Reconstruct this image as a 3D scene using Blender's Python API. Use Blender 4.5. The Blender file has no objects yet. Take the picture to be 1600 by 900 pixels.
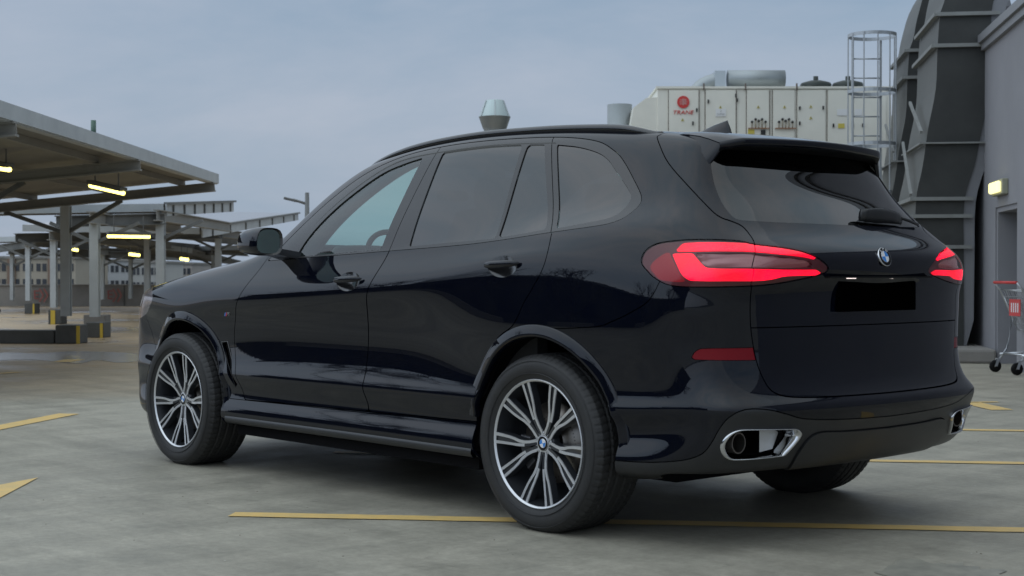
import bpy, bmesh, math, random
import numpy as np
from mathutils import Vector, Matrix
from mathutils.bvhtree import BVHTree

random.seed(7)
RNG = np.random.RandomState(5)
PI = math.pi
scene = bpy.context.scene
COL = scene.collection

# ------------------------------------------------------------------ camera
CAMP = Vector((-4.55375709, 5.21452362, 1.07567523))
YAW, PITCH, FPX = -0.733293117, -0.00965778338, 2335.73153
FWD = Vector((math.cos(YAW)*math.cos(PITCH), math.sin(YAW)*math.cos(PITCH), math.sin(PITCH)))
RGT = Vector((math.sin(YAW), -math.cos(YAW), 0))
cam_d = bpy.data.cameras.new('camera')
cam_d.sensor_width = 36
cam_d.lens = FPX/1600*36
cam_d.clip_start = 0.1
cam_d.clip_end = 5000
cam_d.dof.use_dof = True
cam_d.dof.focus_distance = 7.6
cam_d.dof.aperture_fstop = 6.5
cam = bpy.data.objects.new('camera', cam_d)
COL.objects.link(cam)
cam.location = CAMP
cam.rotation_euler = FWD.to_track_quat('-Z', 'Y').to_euler()
scene.camera = cam
scene.view_settings.view_transform = 'Standard'
scene.view_settings.look = 'None'
scene.view_settings.exposure = 0
scene.view_settings.gamma = 1
scene.view_settings.use_curve_mapping = False
scene.cycles.max_bounces = 10
scene.cycles.transparent_max_bounces = 16

# ------------------------------------------------------------------ sky and soft sun
SUN_EL, SUN_AZ = math.radians(42), math.radians(62)      # azimuth as direction the light comes from, in XY
world = bpy.data.worlds.new("World")
scene.world = world
world.use_nodes = True
wn = world.node_tree; wn.nodes.clear()
def wnode(t, **k):
    n = wn.nodes.new(t)
    for a, b in k.items(): setattr(n, a, b)
    return n
w_out = wnode('ShaderNodeOutputWorld'); w_bg = wnode('ShaderNodeBackground')
w_sky = wnode('ShaderNodeTexSky', sky_type='NISHITA', sun_disc=False, sun_elevation=SUN_EL,
              sun_rotation=PI/2-SUN_AZ, air_density=1.3, dust_density=2.0, ozone_density=1.5)
w_tc = wnode('ShaderNodeTexCoord'); w_map = wnode('ShaderNodeMapping')
w_map.inputs['Scale'].default_value = (1.0, 1.0, 3.2)
w_map.inputs['Rotation'].default_value = (0.15, 0.1, 0.6)
w_no = wnode('ShaderNodeTexNoise'); w_no.inputs['Scale'].default_value = 3.0
w_no.inputs['Detail'].default_value = 9; w_no.inputs['Roughness'].default_value = 0.6
w_no.inputs['Distortion'].default_value = 0.3
w_cr = wnode('ShaderNodeValToRGB')
w_cr.color_ramp.elements[0].position = 0.36; w_cr.color_ramp.elements[0].color = (3.0, 4.05, 5.35, 1)
w_cr.color_ramp.elements[1].position = 0.70; w_cr.color_ramp.elements[1].color = (4.35, 5.0, 6.1, 1)
# height gradient: the cloud deck is a little darker overhead
w_sep = wnode('ShaderNodeSeparateXYZ'); w_gr = wnode('ShaderNodeValToRGB')
w_gr.color_ramp.elements[0].position = 0.0; w_gr.color_ramp.elements[0].color = (1.04, 1.01, 1.0, 1)
w_gr.color_ramp.elements[1].position = 1.0; w_gr.color_ramp.elements[1].color = (2.05, 1.86, 1.58, 1)
e_ = w_gr.color_ramp.elements.new(.20); e_.color = (.93,.945,.965,1)
e_ = w_gr.color_ramp.elements.new(.50); e_.color = (1.42,1.32,1.18,1)
w_mul = wnode('ShaderNodeMixRGB', blend_type='MULTIPLY'); w_mul.inputs[0].default_value = 1
w_mix = wnode('ShaderNodeMixRGB', blend_type='MIX'); w_mix.inputs[0].default_value = 0.88
L = wn.links.new
# the cloud deck is brighter and warmer round the hidden sun, behind and above the camera
w_dot = wnode('ShaderNodeVectorMath', operation='DOT_PRODUCT')
w_dot.inputs[1].default_value = (math.cos(SUN_AZ)*math.cos(SUN_EL), math.sin(SUN_AZ)*math.cos(SUN_EL), math.sin(SUN_EL))
w_lobe = wnode('ShaderNodeValToRGB')
w_lobe.color_ramp.interpolation = 'EASE'
w_lobe.color_ramp.elements[0].position = 0.25; w_lobe.color_ramp.elements[0].color = (1, 1, 1, 1)
w_lobe.color_ramp.elements[1].position = 1.0; w_lobe.color_ramp.elements[1].color = (1.9, 1.95, 2.0, 1)
w_mul2 = wnode('ShaderNodeMixRGB', blend_type='MULTIPLY'); w_mul2.inputs[0].default_value = 1
L(w_tc.outputs['Generated'], w_dot.inputs[0]); L(w_dot.outputs['Value'], w_lobe.inputs[0])
L(w_tc.outputs['Generated'], w_map.inputs[0]); L(w_map.outputs[0], w_no.inputs['Vector'])
L(w_no.outputs['Fac'], w_cr.inputs[0])
L(w_tc.outputs['Generated'], w_sep.inputs[0]); L(w_sep.outputs['Z'], w_gr.inputs[0])
L(w_cr.outputs[0], w_mul.inputs[1]); L(w_gr.outputs[0], w_mul.inputs[2])
L(w_mul.outputs[0], w_mul2.inputs[1]); L(w_lobe.outputs[0], w_mul2.inputs[2])
L(w_sky.outputs[0], w_mix.inputs[1]); L(w_mul2.outputs[0], w_mix.inputs[2])
L(w_mix.outputs[0], w_bg.inputs['Color']); w_bg.inputs['Strength'].default_value = 0.1
L(w_bg.outputs[0], w_out.inputs[0])
sun_d = bpy.data.lights.new('sun', 'SUN'); sun_d.energy = 0.5; sun_d.angle = math.radians(170)
sun_d.color = (1.0, 0.97, 0.92)
sun = bpy.data.objects.new('sun', sun_d); COL.objects.link(sun)
sv = Vector((math.cos(SUN_AZ)*math.cos(SUN_EL), math.sin(SUN_AZ)*math.cos(SUN_EL), math.sin(SUN_EL)))
sun.rotation_euler = sv.to_track_quat('Z', 'Y').to_euler()
sun.location = (0, 0, 30)

# ------------------------------------------------------------------ helpers
def ray(px, py):
    return FWD + RGT*((px-800)/FPX) - RGT.cross(FWD)*((py-450)/FPX)
UPV = RGT.cross(FWD)
def at(px, py, D):
    """world point seen at pixel (px,py) of the 1600x900 photo at depth D along the view axis"""
    return CAMP + ray(px, py)*D
def gnd(px, py, z=0.0):
    r = ray(px, py); return CAMP + r*((z-CAMP.z)/r.z)

def tag(o, label=None, cat=None, group=None, kind=None):
    if label: o['label'] = label
    if cat: o['category'] = cat
    if group: o['group'] = group
    if kind: o['kind'] = kind
    return o
def empty(name, loc=(0,0,0), rz=0.0):
    o = bpy.data.objects.new(name, None); COL.objects.link(o)
    o.location = loc; o.rotation_euler = (0, 0, rz); o.empty_display_size = .2
    return o
def copy_tree(o, parent=None):
    c = o.copy(); COL.objects.link(c)
    if parent is not None: c.parent = parent
    for ch in [x for x in CH.get(o.name, [])]:
        cc = copy_tree(ch, c)
        CH.setdefault(c.name, []).append(cc)
    return c
CH = {}
def link(name, me, mat=None, parent=None, loc=None, rot=None):
    o = bpy.data.objects.new(name, me); COL.objects.link(o)
    if mat is not None:
        for m in (mat if isinstance(mat, (list, tuple)) else [mat]): me.materials.append(m)
    if parent is not None:
        o.parent = parent; CH.setdefault(parent.name, []).append(o)
    if loc is not None: o.location = loc
    if rot is not None: o.rotation_euler = rot
    return o

class MB:
    """collects simple solids into one mesh"""
    def __init__(s): s.v = []; s.f = []; s.m = []; s.sm = []
    def add(s, vs, fs, mi=0, smooth=False):
        b = len(s.v); s.v += [tuple(v) for v in vs]
        for f in fs: s.f.append([b+i for i in f]); s.m.append(mi); s.sm.append(smooth)
        return s
    def box(s, a, b, mi=0, M=None):
        x0,y0,z0 = a; x1,y1,z1 = b
        vs = [Vector(p) for p in ((x0,y0,z0),(x1,y0,z0),(x1,y1,z0),(x0,y1,z0),(x0,y0,z1),(x1,y0,z1),(x1,y1,z1),(x0,y1,z1))]
        if M is not None: vs = [M@v for v in vs]
        return s.add(vs, [(0,3,2,1),(4,5,6,7),(0,1,5,4),(1,2,6,5),(2,3,7,6),(3,0,4,7)], mi)
    def beam(s, p, q, w, h=None, up=(0,0,1), mi=0):
        """box bar from p to q with width w and height h"""
        p = Vector(p); q = Vector(q); h = h or w
        d = (q-p).normalized(); up = Vector(up)
        if abs(d.dot(up)) > .98: up = Vector((1,0,0))
        a = d.cross(up).normalized()*w/2; b = a.cross(d).normalized()*h/2
        vs = [p-a-b, p+a-b, p+a+b, p-a+b, q-a-b, q+a-b, q+a+b, q-a+b]
        return s.add(vs, [(3,2,1,0),(4,5,6,7),(0,1,5,4),(1,2,6,5),(2,3,7,6),(3,0,4,7)], mi)
    def ibeam(s, p, q, w, h, up=(0,0,1), tf=.02, mi=0):
        p = Vector(p); q = Vector(q); d = (q-p).normalized(); up = Vector(up)
        if abs(d.dot(up)) > .98: up = Vector((1,0,0))
        a = d.cross(up).normalized(); b = a.cross(d).normalized()
        s.beam(p+b*(h/2-tf/2), q+b*(h/2-tf/2), w, tf, up, mi)
        s.beam(p-b*(h/2-tf/2), q-b*(h/2-tf/2), w, tf, up, mi)
        s.beam(p, q, tf*.8, h-2*tf, up, mi)
        return s
    def tube(s, pts, r, n=8, mi=0, caps=True, smooth=True):
        pts = [Vector(p) for p in pts]; N = len(pts)
        rs = r if isinstance(r, (list, tuple)) else [r]*N
        t0 = (pts[1]-pts[0]).normalized()
        ref = Vector((0,0,1)) if abs(t0.z) < .9 else Vector((1,0,0))
        vs = []
        for i, p in enumerate(pts):
            t = (pts[min(i+1,N-1)]-pts[max(i-1,0)]).normalized()
            a = t.cross(ref).normalized(); b = a.cross(t).normalized()
            for k in range(n):
                an = 2*PI*k/n; vs.append(p+(a*math.cos(an)+b*math.sin(an))*rs[i])
        fs = [(i*n+k, (i+1)*n+k, (i+1)*n+(k+1)%n, i*n+(k+1)%n) for i in range(N-1) for k in range(n)]
        s.add(vs, fs, mi, smooth)
        if caps:
            b = len(s.v)-N*n
            s.f.append([b+k for k in range(n)]); s.m.append(mi); s.sm.append(False)
            s.f.append([b+(N-1)*n+k for k in range(n)][::-1]); s.m.append(mi); s.sm.append(False)
        return s
    def lathe(s, prof, n=32, M=None, mi=0, smooth=True, closed=False):
        """prof: list of (r, h); axis = local z, transformed by M"""
        vs = []
        for r, h in prof:
            for k in range(n):
                a = 2*PI*k/n; v = Vector((r*math.cos(a), r*math.sin(a), h)); vs.append(M@v if M else v)
        m = len(prof); fs = []
        for i in range(m-1 if not closed else m):
            j = (i+1)%m
            for k in range(n): fs.append((i*n+k, i*n+(k+1)%n, j*n+(k+1)%n, j*n+k))
        s.add(vs, fs, mi, smooth)
        return s
    def disc(s, r, n=32, M=None, mi=0, h=0):
        vs = [Vector((r*math.cos(2*PI*k/n), r*math.sin(2*PI*k/n), h)) for k in range(n)]
        if M is not None: vs = [M@v for v in vs]
        return s.add(vs, [tuple(range(n))], mi)
    def prism(s, poly, fn, t, mi=0):
        """poly: 2D outline, fn(a,b,h)->3D point; extruded h from 0 to t"""
        n = len(poly)
        vs = [fn(a, b, 0) for a, b in poly]+[fn(a, b, t) for a, b in poly]
        s.add(vs, [tuple(range(n))[::-1], tuple(range(n, 2*n))]+[(i, (i+1)%n, n+(i+1)%n, n+i) for i in range(n)], mi)
        return s
    def mesh(s, name):
        me = bpy.data.meshes.new(name); me.from_pydata(s.v, [], s.f)
        me.polygons.foreach_set('material_index', s.m); me.polygons.foreach_set('use_smooth', s.sm)
        me.update(); return me
    def build(s, name, mat=None, parent=None, recalc=True, bevel=0, **k):
        me = s.mesh(name)
        if recalc:
            bm = bmesh.new(); bm.from_mesh(me); bmesh.ops.recalc_face_normals(bm, faces=bm.faces); bm.to_mesh(me); bm.free()
        o = link(name, me, mat, parent, **k)
        if bevel:
            md = o.modifiers.new('bevel', 'BEVEL'); md.width = bevel; md.segments = 2; md.limit_method = 'ANGLE'
        return o

# ------------------------------------------------------------------ materials
def mat(name, color=(.5,.5,.5), rough=.5, metal=0.0, coat=0.0, coat_r=.03, spec=.5, noise=None, bump=None, emis=None, estr=0, ior=1.5):
    """noise=(scale, amount, colour2) blotches; bump=(scale,strength)"""
    m = bpy.data.materials.new(name); m.use_nodes = True
    nt = m.node_tree; b = nt.nodes['Principled BSDF']
    b.inputs['Base Color'].default_value = (*color, 1); b.inputs['Roughness'].default_value = rough
    b.inputs['Metallic'].default_value = metal; b.inputs['Coat Weight'].default_value = coat
    b.inputs['Coat Roughness'].default_value = coat_r; b.inputs['Specular IOR Level'].default_value = spec
    b.inputs['IOR'].default_value = ior
    if emis: b.inputs['Emission Color'].default_value = (*emis, 1); b.inputs['Emission Strength'].default_value = estr
    if noise or bump:
        tc = nt.nodes.new('ShaderNodeTexCoord')
    if noise:
        sc, amt, c2 = noise
        n = nt.nodes.new('ShaderNodeTexNoise'); n.inputs['Scale'].default_value = sc; n.inputs['Detail'].default_value = 8
        n.inputs['Roughness'].default_value = .65
        r = nt.nodes.new('ShaderNodeValToRGB'); r.color_ramp.elements[0].position = .35; r.color_ramp.elements[1].position = .68
        r.color_ramp.elements[0].color = (0,0,0,1); r.color_ramp.elements[1].color = (amt,amt,amt,1)
        mx = nt.nodes.new('ShaderNodeMixRGB'); mx.inputs[1].default_value = (*color,1); mx.inputs[2].default_value = (*c2,1)
        nt.links.new(tc.outputs['Object'], n.inputs['Vector']); nt.links.new(n.outputs['Fac'], r.inputs[0])
        nt.links.new(r.outputs[0], mx.inputs[0]); nt.links.new(mx.outputs[0], b.inputs['Base Color'])
    if bump:
        n2 = nt.nodes.new('ShaderNodeTexNoise'); n2.inputs['Scale'].default_value = bump[0]; n2.inputs['Detail'].default_value = 5
        bp = nt.nodes.new('ShaderNodeBump'); bp.inputs['Strength'].default_value = bump[1]; bp.inputs['Distance'].default_value = .01
        nt.links.new(tc.outputs['Object'], n2.inputs['Vector']); nt.links.new(n2.outputs['Fac'], bp.inputs['Height'])
        nt.links.new(bp.outputs[0], b.inputs['Normal'])
    return m
def glass(name, tint, ior=1.5, rough=0.0, extra=0.0, k=1.3):
    """thin sheet of tinted glass: mirror part by Fresnel, the rest passes through the tint"""
    m = bpy.data.materials.new(name); m.use_nodes = True; nt = m.node_tree; nt.nodes.clear()
    o = nt.nodes.new('ShaderNodeOutputMaterial'); t = nt.nodes.new('ShaderNodeBsdfTransparent'); t.inputs[0].default_value = (*tint,1)
    g = nt.nodes.new('ShaderNodeBsdfGlossy'); g.inputs['Roughness'].default_value = rough; g.inputs[0].default_value = (1,1,1,1)
    fr = nt.nodes.new('ShaderNodeFresnel'); fr.inputs[0].default_value = ior
    # the sheet has no inside: seen from behind it must mirror like the front, not like the inside of a block
    ge = nt.nodes.new('ShaderNodeNewGeometry'); io = nt.nodes.new('ShaderNodeMapRange')
    io.inputs[3].default_value = ior; io.inputs[4].default_value = 1/ior
    nt.links.new(ge.outputs['Backfacing'], io.inputs[0]); nt.links.new(io.outputs[0], fr.inputs[0])
    mx = nt.nodes.new('ShaderNodeMixShader')
    md = nt.nodes.new('ShaderNodeMath'); md.operation = 'MULTIPLY_ADD'; md.inputs[1].default_value = k; md.inputs[2].default_value = extra
    md.use_clamp = True
    nt.links.new(fr.outputs[0], md.inputs[0]); nt.links.new(md.outputs[0], mx.inputs[0])
    nt.links.new(t.outputs[0], mx.inputs[1]); nt.links.new(g.outputs[0], mx.inputs[2]); nt.links.new(mx.outputs[0], o.inputs[0])
    return m
def emit(name, color, strength):
    m = bpy.data.materials.new(name); m.use_nodes = True; nt = m.node_tree; b = nt.nodes['Principled BSDF']
    b.inputs['Base Color'].default_value = (*[c*.5 for c in color],1); b.inputs['Emission Color'].default_value = (*color,1)
    b.inputs['Emission Strength'].default_value = strength; b.inputs['Roughness'].default_value = .2
    return m
# ------------------------------------------------------------------ car body: one smooth B-spline surface (left half), later cut into panels
NC = 23
XS = [3.52, 3.27, 2.975, 2.62, 2.27, 1.92, 1.57, 1.22, .87, .52, .2, -.1, -.38, -.62]     # side stations, columns 4..17
def ip(x, pts):
    xs = [p[0] for p in pts]; ys = [p[1] for p in pts]
    return float(np.interp(x, xs, ys))
WB = [(-.7,.952),(-.4,.975),(-.1,.985),(.2,.982),(.52,.972),(.87,.966),(1.22,.963),(1.57,.963),(1.92,.966),(2.27,.970),(2.62,.972),(2.975,.965),(3.27,.945),(3.52,.905)]
ROWS = [ # side z (or function), side inset, rear x, rear z, front x, front z
 (.235,.16, -.78,.295, 3.58,.22), (.255,.06, -.90,.30, 3.75,.23), (.285,.020, -.97,.315, 3.83,.26),
 (.335,.012, -1.02,.37, 3.87,.31), (.385,.034, -1.05,.43, 3.885,.37), (.43,.052, -1.065,.490, 3.89,.43),
 (.495,.022, -1.085,.535, 3.90,.49), (.535,.004, -1.092,.572, 3.90,.55), (.590,.034, -1.045,.602, 3.90,.60),
 (.70,.056, -1.002,.68, 3.90,.69), (.84,.042, -1.0,.83, 3.89,.79), (.93,.014, -.998,.93, 3.87,.87),
 ('crease',0.0, -1.0,1.005, 3.83,.935), ('c1',.010, -1.035,1.075, 3.75,.99)]
CRE = [(-.7,1.10),(-.38,1.115),(-.1,1.118),(.2,1.108),(.52,1.055),(.87,1.005),(1.22,.985),(1.57,.968),(1.92,.95),(2.27,.935),(2.62,.93),(2.975,.93),(3.52,.90)]
BELT = [(-.7,1.27),(-.38,1.275),(-.1,1.255),(.2,1.23),(.52,1.20),(1.22,1.17),(1.92,1.14),(2.27,1.12),(2.62,1.10),(3.0,1.07),(3.52,1.0)]
REARC = [(.925,.255),(.868,.130),(.70,.060),(.38,.014),(0,0)]          # columns 18..22: half width, offset forward of the rear centre
FRONTC = [(0,0),(.36,.01),(.68,.06),(.88,.17)]                      # columns 0..3: half width, offset back from the nose
def rowpts(k):
    zs, off, xr, zr, xf, zf = ROWS[k]
    out = []
    for y, dx in FRONTC: out.append((xf-dx*(1 if k<13 else .8), y*(.97 if k<12 else .95), zf))
    for i, x in enumerate(XS):
        cz = ip(x, CRE)
        if zs == 'crease': z = cz
        elif zs == 'c1': z = cz+.05
        else: z = zs
        if k == 11: z = min(.95, cz-.045)
        if k == 10: z = .84
        w = ip(x, WB)
        h = min(1, max(0, (.95-x)/.75)); h = h*h*(3-2*h)      # haunch over the rear wheel
        if x > 2.1 and k in (6,7,8): w -= .012*min(1,(x-2.1)/.4)
        oo = {9:.018, 10:-.004, 11:.002, 12:.016, 13:.034}.get(k, off); off_ = off*(1-h)+oo*h
        h2 = max(0, 1-abs(x-3.0)/.52); h2 = h2*h2*(3-2*h2); o2 = {10:.012, 11:.006, 12:.016, 13:.032}.get(k, off_); off_ = off_*(1-h2)+o2*h2
        # front end: rows gather towards the nose heights
        tf = max(0, (x-3.1)/.75); z = z*(1-tf)+zf*tf
        tr = max(0, (-.30-x)/.65); z = z*(1-tr)+zr*tr
        out.append((x, w-off_, z))
    for y, dx in REARC:
        s = 1.0 if k > 2 else .97
        yy = (y-(.019 if 3 <= k <= 8 and y > .5 else 0))*s
        if k >= 9: dx = dx*1.0
        out.append((xr+dx, yy-(.025 if k in (9,10) and y>.8 else .012 if k in (12,13) and y>.8 else 0), zr))
    return out
CP = [rowpts(k) for k in range(len(ROWS))]
def full(front, side, rear):
    r = front+side+rear; assert len(r) == NC, len(r); return r
# shoulder under the glass
CP.append(full([(3.50,0,1.08),(3.485,.34,1.075),(3.43,.60,1.06),(3.40,.77,1.035)],
  [(3.36,.86,1.015),(3.17,.905,1.03),(2.93,.93,1.02)]+[(x, ip(x,WB)-.034-.016*min(1,max(0,(.95-x)/.75)), ip(x,CRE)*.42+ip(x,BELT)*.58-.005) for x in XS[3:]],
  [(-.755,.870,1.165),(-.885,.815,1.16),(-.985,.68,1.16),(-1.045,.37,1.16),(-1.058,0,1.16)]))
# belt line
CP.append(full([(2.95,0,1.165),(2.95,.34,1.16),(2.92,.56,1.15),(2.89,.72,1.135)],
  [(2.86,.80,1.12),(2.80,.85,1.105),(2.71,.88,1.10)]+[(x if x<2.5 else 2.56, ip(x,WB)-.085, ip(x,BELT)) for x in XS[3:]],
  [(-.705,.835,1.265),(-.79,.775,1.245),(-.86,.62,1.228),(-.915,.33,1.224),(-.93,0,1.223)]))
# glasshouse rows: x of the side columns slides towards the roof
def gh(front, xs, ys, zs, rear): return full(front, [(a,b,c) for a,b,c in zip(xs,ys,zs)], rear)
CP.append(gh([(2.34,0,1.195),(2.33,.30,1.195),(2.29,.48,1.19),(2.25,.60,1.19)],
  [2.22,2.20,2.18,2.15,2.10,1.86,1.52,1.18,.85,.52,.2,-.1,-.37,-.545],
  [.68,.735,.775,.81,.838,.850,.850,.850,.848,.843,.838,.828,.812,.792],
  [1.19,1.19,1.195,1.205,1.225,1.25,1.27,1.285,1.295,1.305,1.315,1.33,1.345,1.345],
  [(-.645,.765,1.34),(-.73,.695,1.325),(-.80,.555,1.31),(-.85,.30,1.305),(-.86,0,1.303)]))
CP.append(gh([(2.08,0,1.37),(2.07,.28,1.367),(2.04,.44,1.36),(2.01,.55,1.352)],
  [1.985,1.97,1.96,1.95,1.92,1.74,1.44,1.13,.84,.52,.2,-.1,-.35,-.49],
  [.62,.668,.705,.735,.760,.785,.792,.793,.792,.788,.782,.772,.755,.735],
  [1.345,1.345,1.345,1.35,1.36,1.385,1.41,1.42,1.43,1.435,1.44,1.44,1.44,1.435],
  [(-.60,.70,1.43),(-.67,.625,1.415),(-.72,.49,1.405),(-.755,.26,1.40),(-.765,0,1.40)]))
CP.append(gh([(1.84,0,1.52),(1.835,.26,1.517),(1.815,.41,1.505),(1.79,.50,1.495)],
  [1.78,1.77,1.765,1.755,1.735,1.61,1.37,1.09,.81,.51,.2,-.09,-.32,-.45],
  [.565,.61,.64,.665,.688,.713,.728,.733,.734,.731,.725,.715,.700,.680],
  [1.49,1.488,1.487,1.49,1.497,1.512,1.54,1.555,1.562,1.562,1.56,1.552,1.54,1.525],
  [(-.575,.655,1.515),(-.63,.58,1.505),(-.67,.45,1.50),(-.70,.23,1.498),(-.71,0,1.498)]))
CP.append(gh([(1.60,0,1.635),(1.598,.25,1.632),(1.585,.38,1.622),(1.575,.47,1.612)],
  [1.57,1.567,1.56,1.555,1.545,1.46,1.28,1.04,.77,.50,.2,-.08,-.30,-.42],
  [.53,.568,.598,.622,.642,.660,.678,.687,.691,.690,.685,.675,.660,.640],
  [1.606,1.602,1.600,1.600,1.602,1.614,1.635,1.648,1.654,1.644,1.638,1.623,1.603,1.588],
  [(-.54,.62,1.583),(-.59,.55,1.58),(-.625,.42,1.58),(-.65,.21,1.58),(-.655,0,1.58)]))
CP.append(gh([(1.45,0,1.685),(1.448,.24,1.682),(1.442,.36,1.672),(1.435,.45,1.664)],
  [1.43,1.428,1.424,1.418,1.41,1.35,1.20,.98,.73,.48,.2,-.07,-.28,-.40],
  [.51,.545,.572,.592,.608,.622,.640,.648,.653,.652,.648,.638,.622,.602],
  [1.658,1.655,1.652,1.652,1.654,1.662,1.682,1.697,1.703,1.699,1.688,1.668,1.65,1.638],
  [(-.50,.585,1.633),(-.545,.52,1.632),(-.575,.40,1.632),(-.60,.20,1.634),(-.605,0,1.634)]))
CP.append(gh([(1.34,0,1.712),(1.338,.22,1.710),(1.334,.34,1.702),(1.33,.41,1.696)],
  [1.325,1.32,1.316,1.312,1.305,1.25,1.11,.92,.72,.46,.2,-.06,-.25,-.37],
  [.46,.49,.51,.53,.545,.56,.575,.585,.59,.59,.585,.575,.56,.54],
  [1.690,1.687,1.685,1.684,1.685,1.692,1.708,1.722,1.728,1.723,1.712,1.695,1.68,1.668],
  [(-.41,.51,1.662),(-.44,.44,1.66),(-.465,.34,1.662),(-.485,.18,1.664),(-.49,0,1.665)]))
for r_, dx_ in ((16,.09),(17,.14),(18,.165),(19,.165),(20,.15),(21,.13)):
    CP[r_] = [(p[0]+dx_*(1 if i <= 8 else max(0, 1-(i-8)/5)), p[1], p[2]) for i, p in enumerate(CP[r_])]
for fy, xsq, dz in ((.62,.95,.010),(.30,.92,.017),(0,.91,.020)):
    last = CP[21]
    base = CP[20+1]
    CP.append([((p[0]-.25)*xsq+.25, p[1]*fy, p[2]+dz*(1 if 8<=i<=17 else .75)) for i, p in enumerate(base)])
CP = np.array(CP)                                   # rows, cols, 3
def bs_matrix(n, per, refl_lo, refl_hi):
    """uniform cubic B-spline basis on n controls; reflected ghost points where refl is set, linear ones otherwise"""
    T = np.linspace(0, n-1, (n-1)*per+1); B = np.zeros((len(T), n+2)); D = np.zeros((len(T), n+2))
    for i, t in enumerate(T):
        s = min(int(t), n-2); u = t-s
        B[i, s:s+4] = [(1-u)**3/6, (3*u**3-6*u*u+4)/6, (-3*u**3+3*u*u+3*u+1)/6, u**3/6]
        D[i, s:s+4] = [-(1-u)**2/2, (3*u*u-4*u)/2, (-3*u*u+2*u+1)/2, u*u/2]
    return B, D
PU, PV = 13, 8
Bu, Du = bs_matrix(NC, PU, 1, 1)
Bv, Dv = bs_matrix(len(CP), PV, 0, 1)
MIR = np.array([1, -1, 1.])
G = np.concatenate([CP[:, 1:2]*MIR, CP, CP[:, -2:-1]*MIR], axis=1)
G = np.concatenate([2*G[0:1]-G[1:2], G, G[-2:-1]*MIR], axis=0)
SV = np.einsum('va,abk,ub->vuk', Bv, G, Bu)
dU = np.einsum('va,abk,ub->vuk', Bv, G, Du); dV = np.einsum('va,abk,ub->vuk', Dv, G, Bu)
SN = np.cross(dU, dV)
ln = np.linalg.norm(SN, axis=2, keepdims=True); SN = SN/np.maximum(ln, 1e-9)
# orientation: outward
if SN[SV.shape[0]//3, SV.shape[1]//2, 1] < 0: SN = -SN
NVr, NUr = SV.shape[:2]
class SM:
    """surface mesh with analytic normals"""
    def __init__(s, V, N, F): s.V = V; s.N = N; s.F = F
idx = np.arange(NVr*NUr).reshape(NVr, NUr)
F0 = np.stack([idx[:-1,:-1], idx[:-1,1:], idx[1:,1:], idx[1:,:-1]], -1).reshape(-1, 4)
V0 = SV.reshape(-1, 3).copy(); N0 = SN.reshape(-1, 3).copy()
a_, b_, c_ = V0[F0[:,0]], V0[F0[:,1]], V0[F0[:,2]]
fn_ = np.cross(b_-a_, c_-a_)
if (fn_*N0[F0[:,0]]).sum() < 0: F0 = F0[:, ::-1]
BODY = SM(V0, N0, [list(map(int, f)) for f in F0])
BVH = BVHTree.FromPolygons([tuple(v) for v in V0]+[(v[0], -v[1], v[2]) for v in V0], [tuple(f) for f in F0.tolist()]+[tuple(f[::-1]) for f in (F0+len(V0)).tolist()])

def clip(m, f, keep_neg=True):
    """keep the part of m where f(V) <= 0"""
    val = f(m.V); val = val if keep_neg else -val
    V = [v for v in m.V]; N = [n for n in m.N]; cache = {}; F = []
    neg = val <= 0; 
    for fc in m.F:
        ng = [neg[i] for i in fc]
        if all(ng): F.append(fc); continue
        if not any(ng): continue
        out = []
        n = len(fc)
        for a in range(n):
            i, j = fc[a], fc[(a+1) % n]
            if neg[i]: out.append(i)
            if neg[i] != neg[j]:
                key = (i, j) if i < j else (j, i)
                if key not in cache:
                    t = val[key[0]]/(val[key[0]]-val[key[1]])
                    V.append(m.V[key[0]]*(1-t)+m.V[key[1]]*t)
                    nn = m.N[key[0]]*(1-t)+m.N[key[1]]*t; N.append(nn/np.linalg.norm(nn))
                    cache[key] = len(V)-1
                out.append(cache[key])
        if len(out) >= 3: F.append(out)
    V = np.array(V); N = np.array(N)
    used = sorted({i for f_ in F for i in f_}); mp = {a: b for b, a in enumerate(used)}
    if not used: return SM(np.zeros((0,3)), np.zeros((0,3)), [])
    return SM(V[used], N[used], [[mp[i] for i in f_] for f_ in F])
def cut(m, f, gap=.0022):
    """(inside, outside) with a real gap between them"""
    return clip(m, lambda V: f(V)+gap), clip(m, lambda V: f(V)-gap, False)
def sdf(poly):
    P = np.array(poly, float); Q = np.roll(P, -1, axis=0)
    def g(a, b):
        p = np.stack([a, b], -1)[:, None, :]
        e = (Q-P)[None]; w = p-P[None]
        t = np.clip((w*e).sum(-1)/np.maximum((e*e).sum(-1), 1e-12), 0, 1)
        d = np.sqrt(((w-e*t[..., None])**2).sum(-1)).min(1)
        c1 = P[None,:,1] <= p[...,1]; c2 = Q[None,:,1] > p[...,1]
        cr = e[...,0]*w[...,1]-e[...,1]*w[...,0]
        wn_ = ((c1 & c2 & (cr > 0)).astype(int)-(~c1 & ~c2 & (cr < 0)).astype(int)).sum(1)
        return np.where(wn_ != 0, -d, d)
    return g
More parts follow.
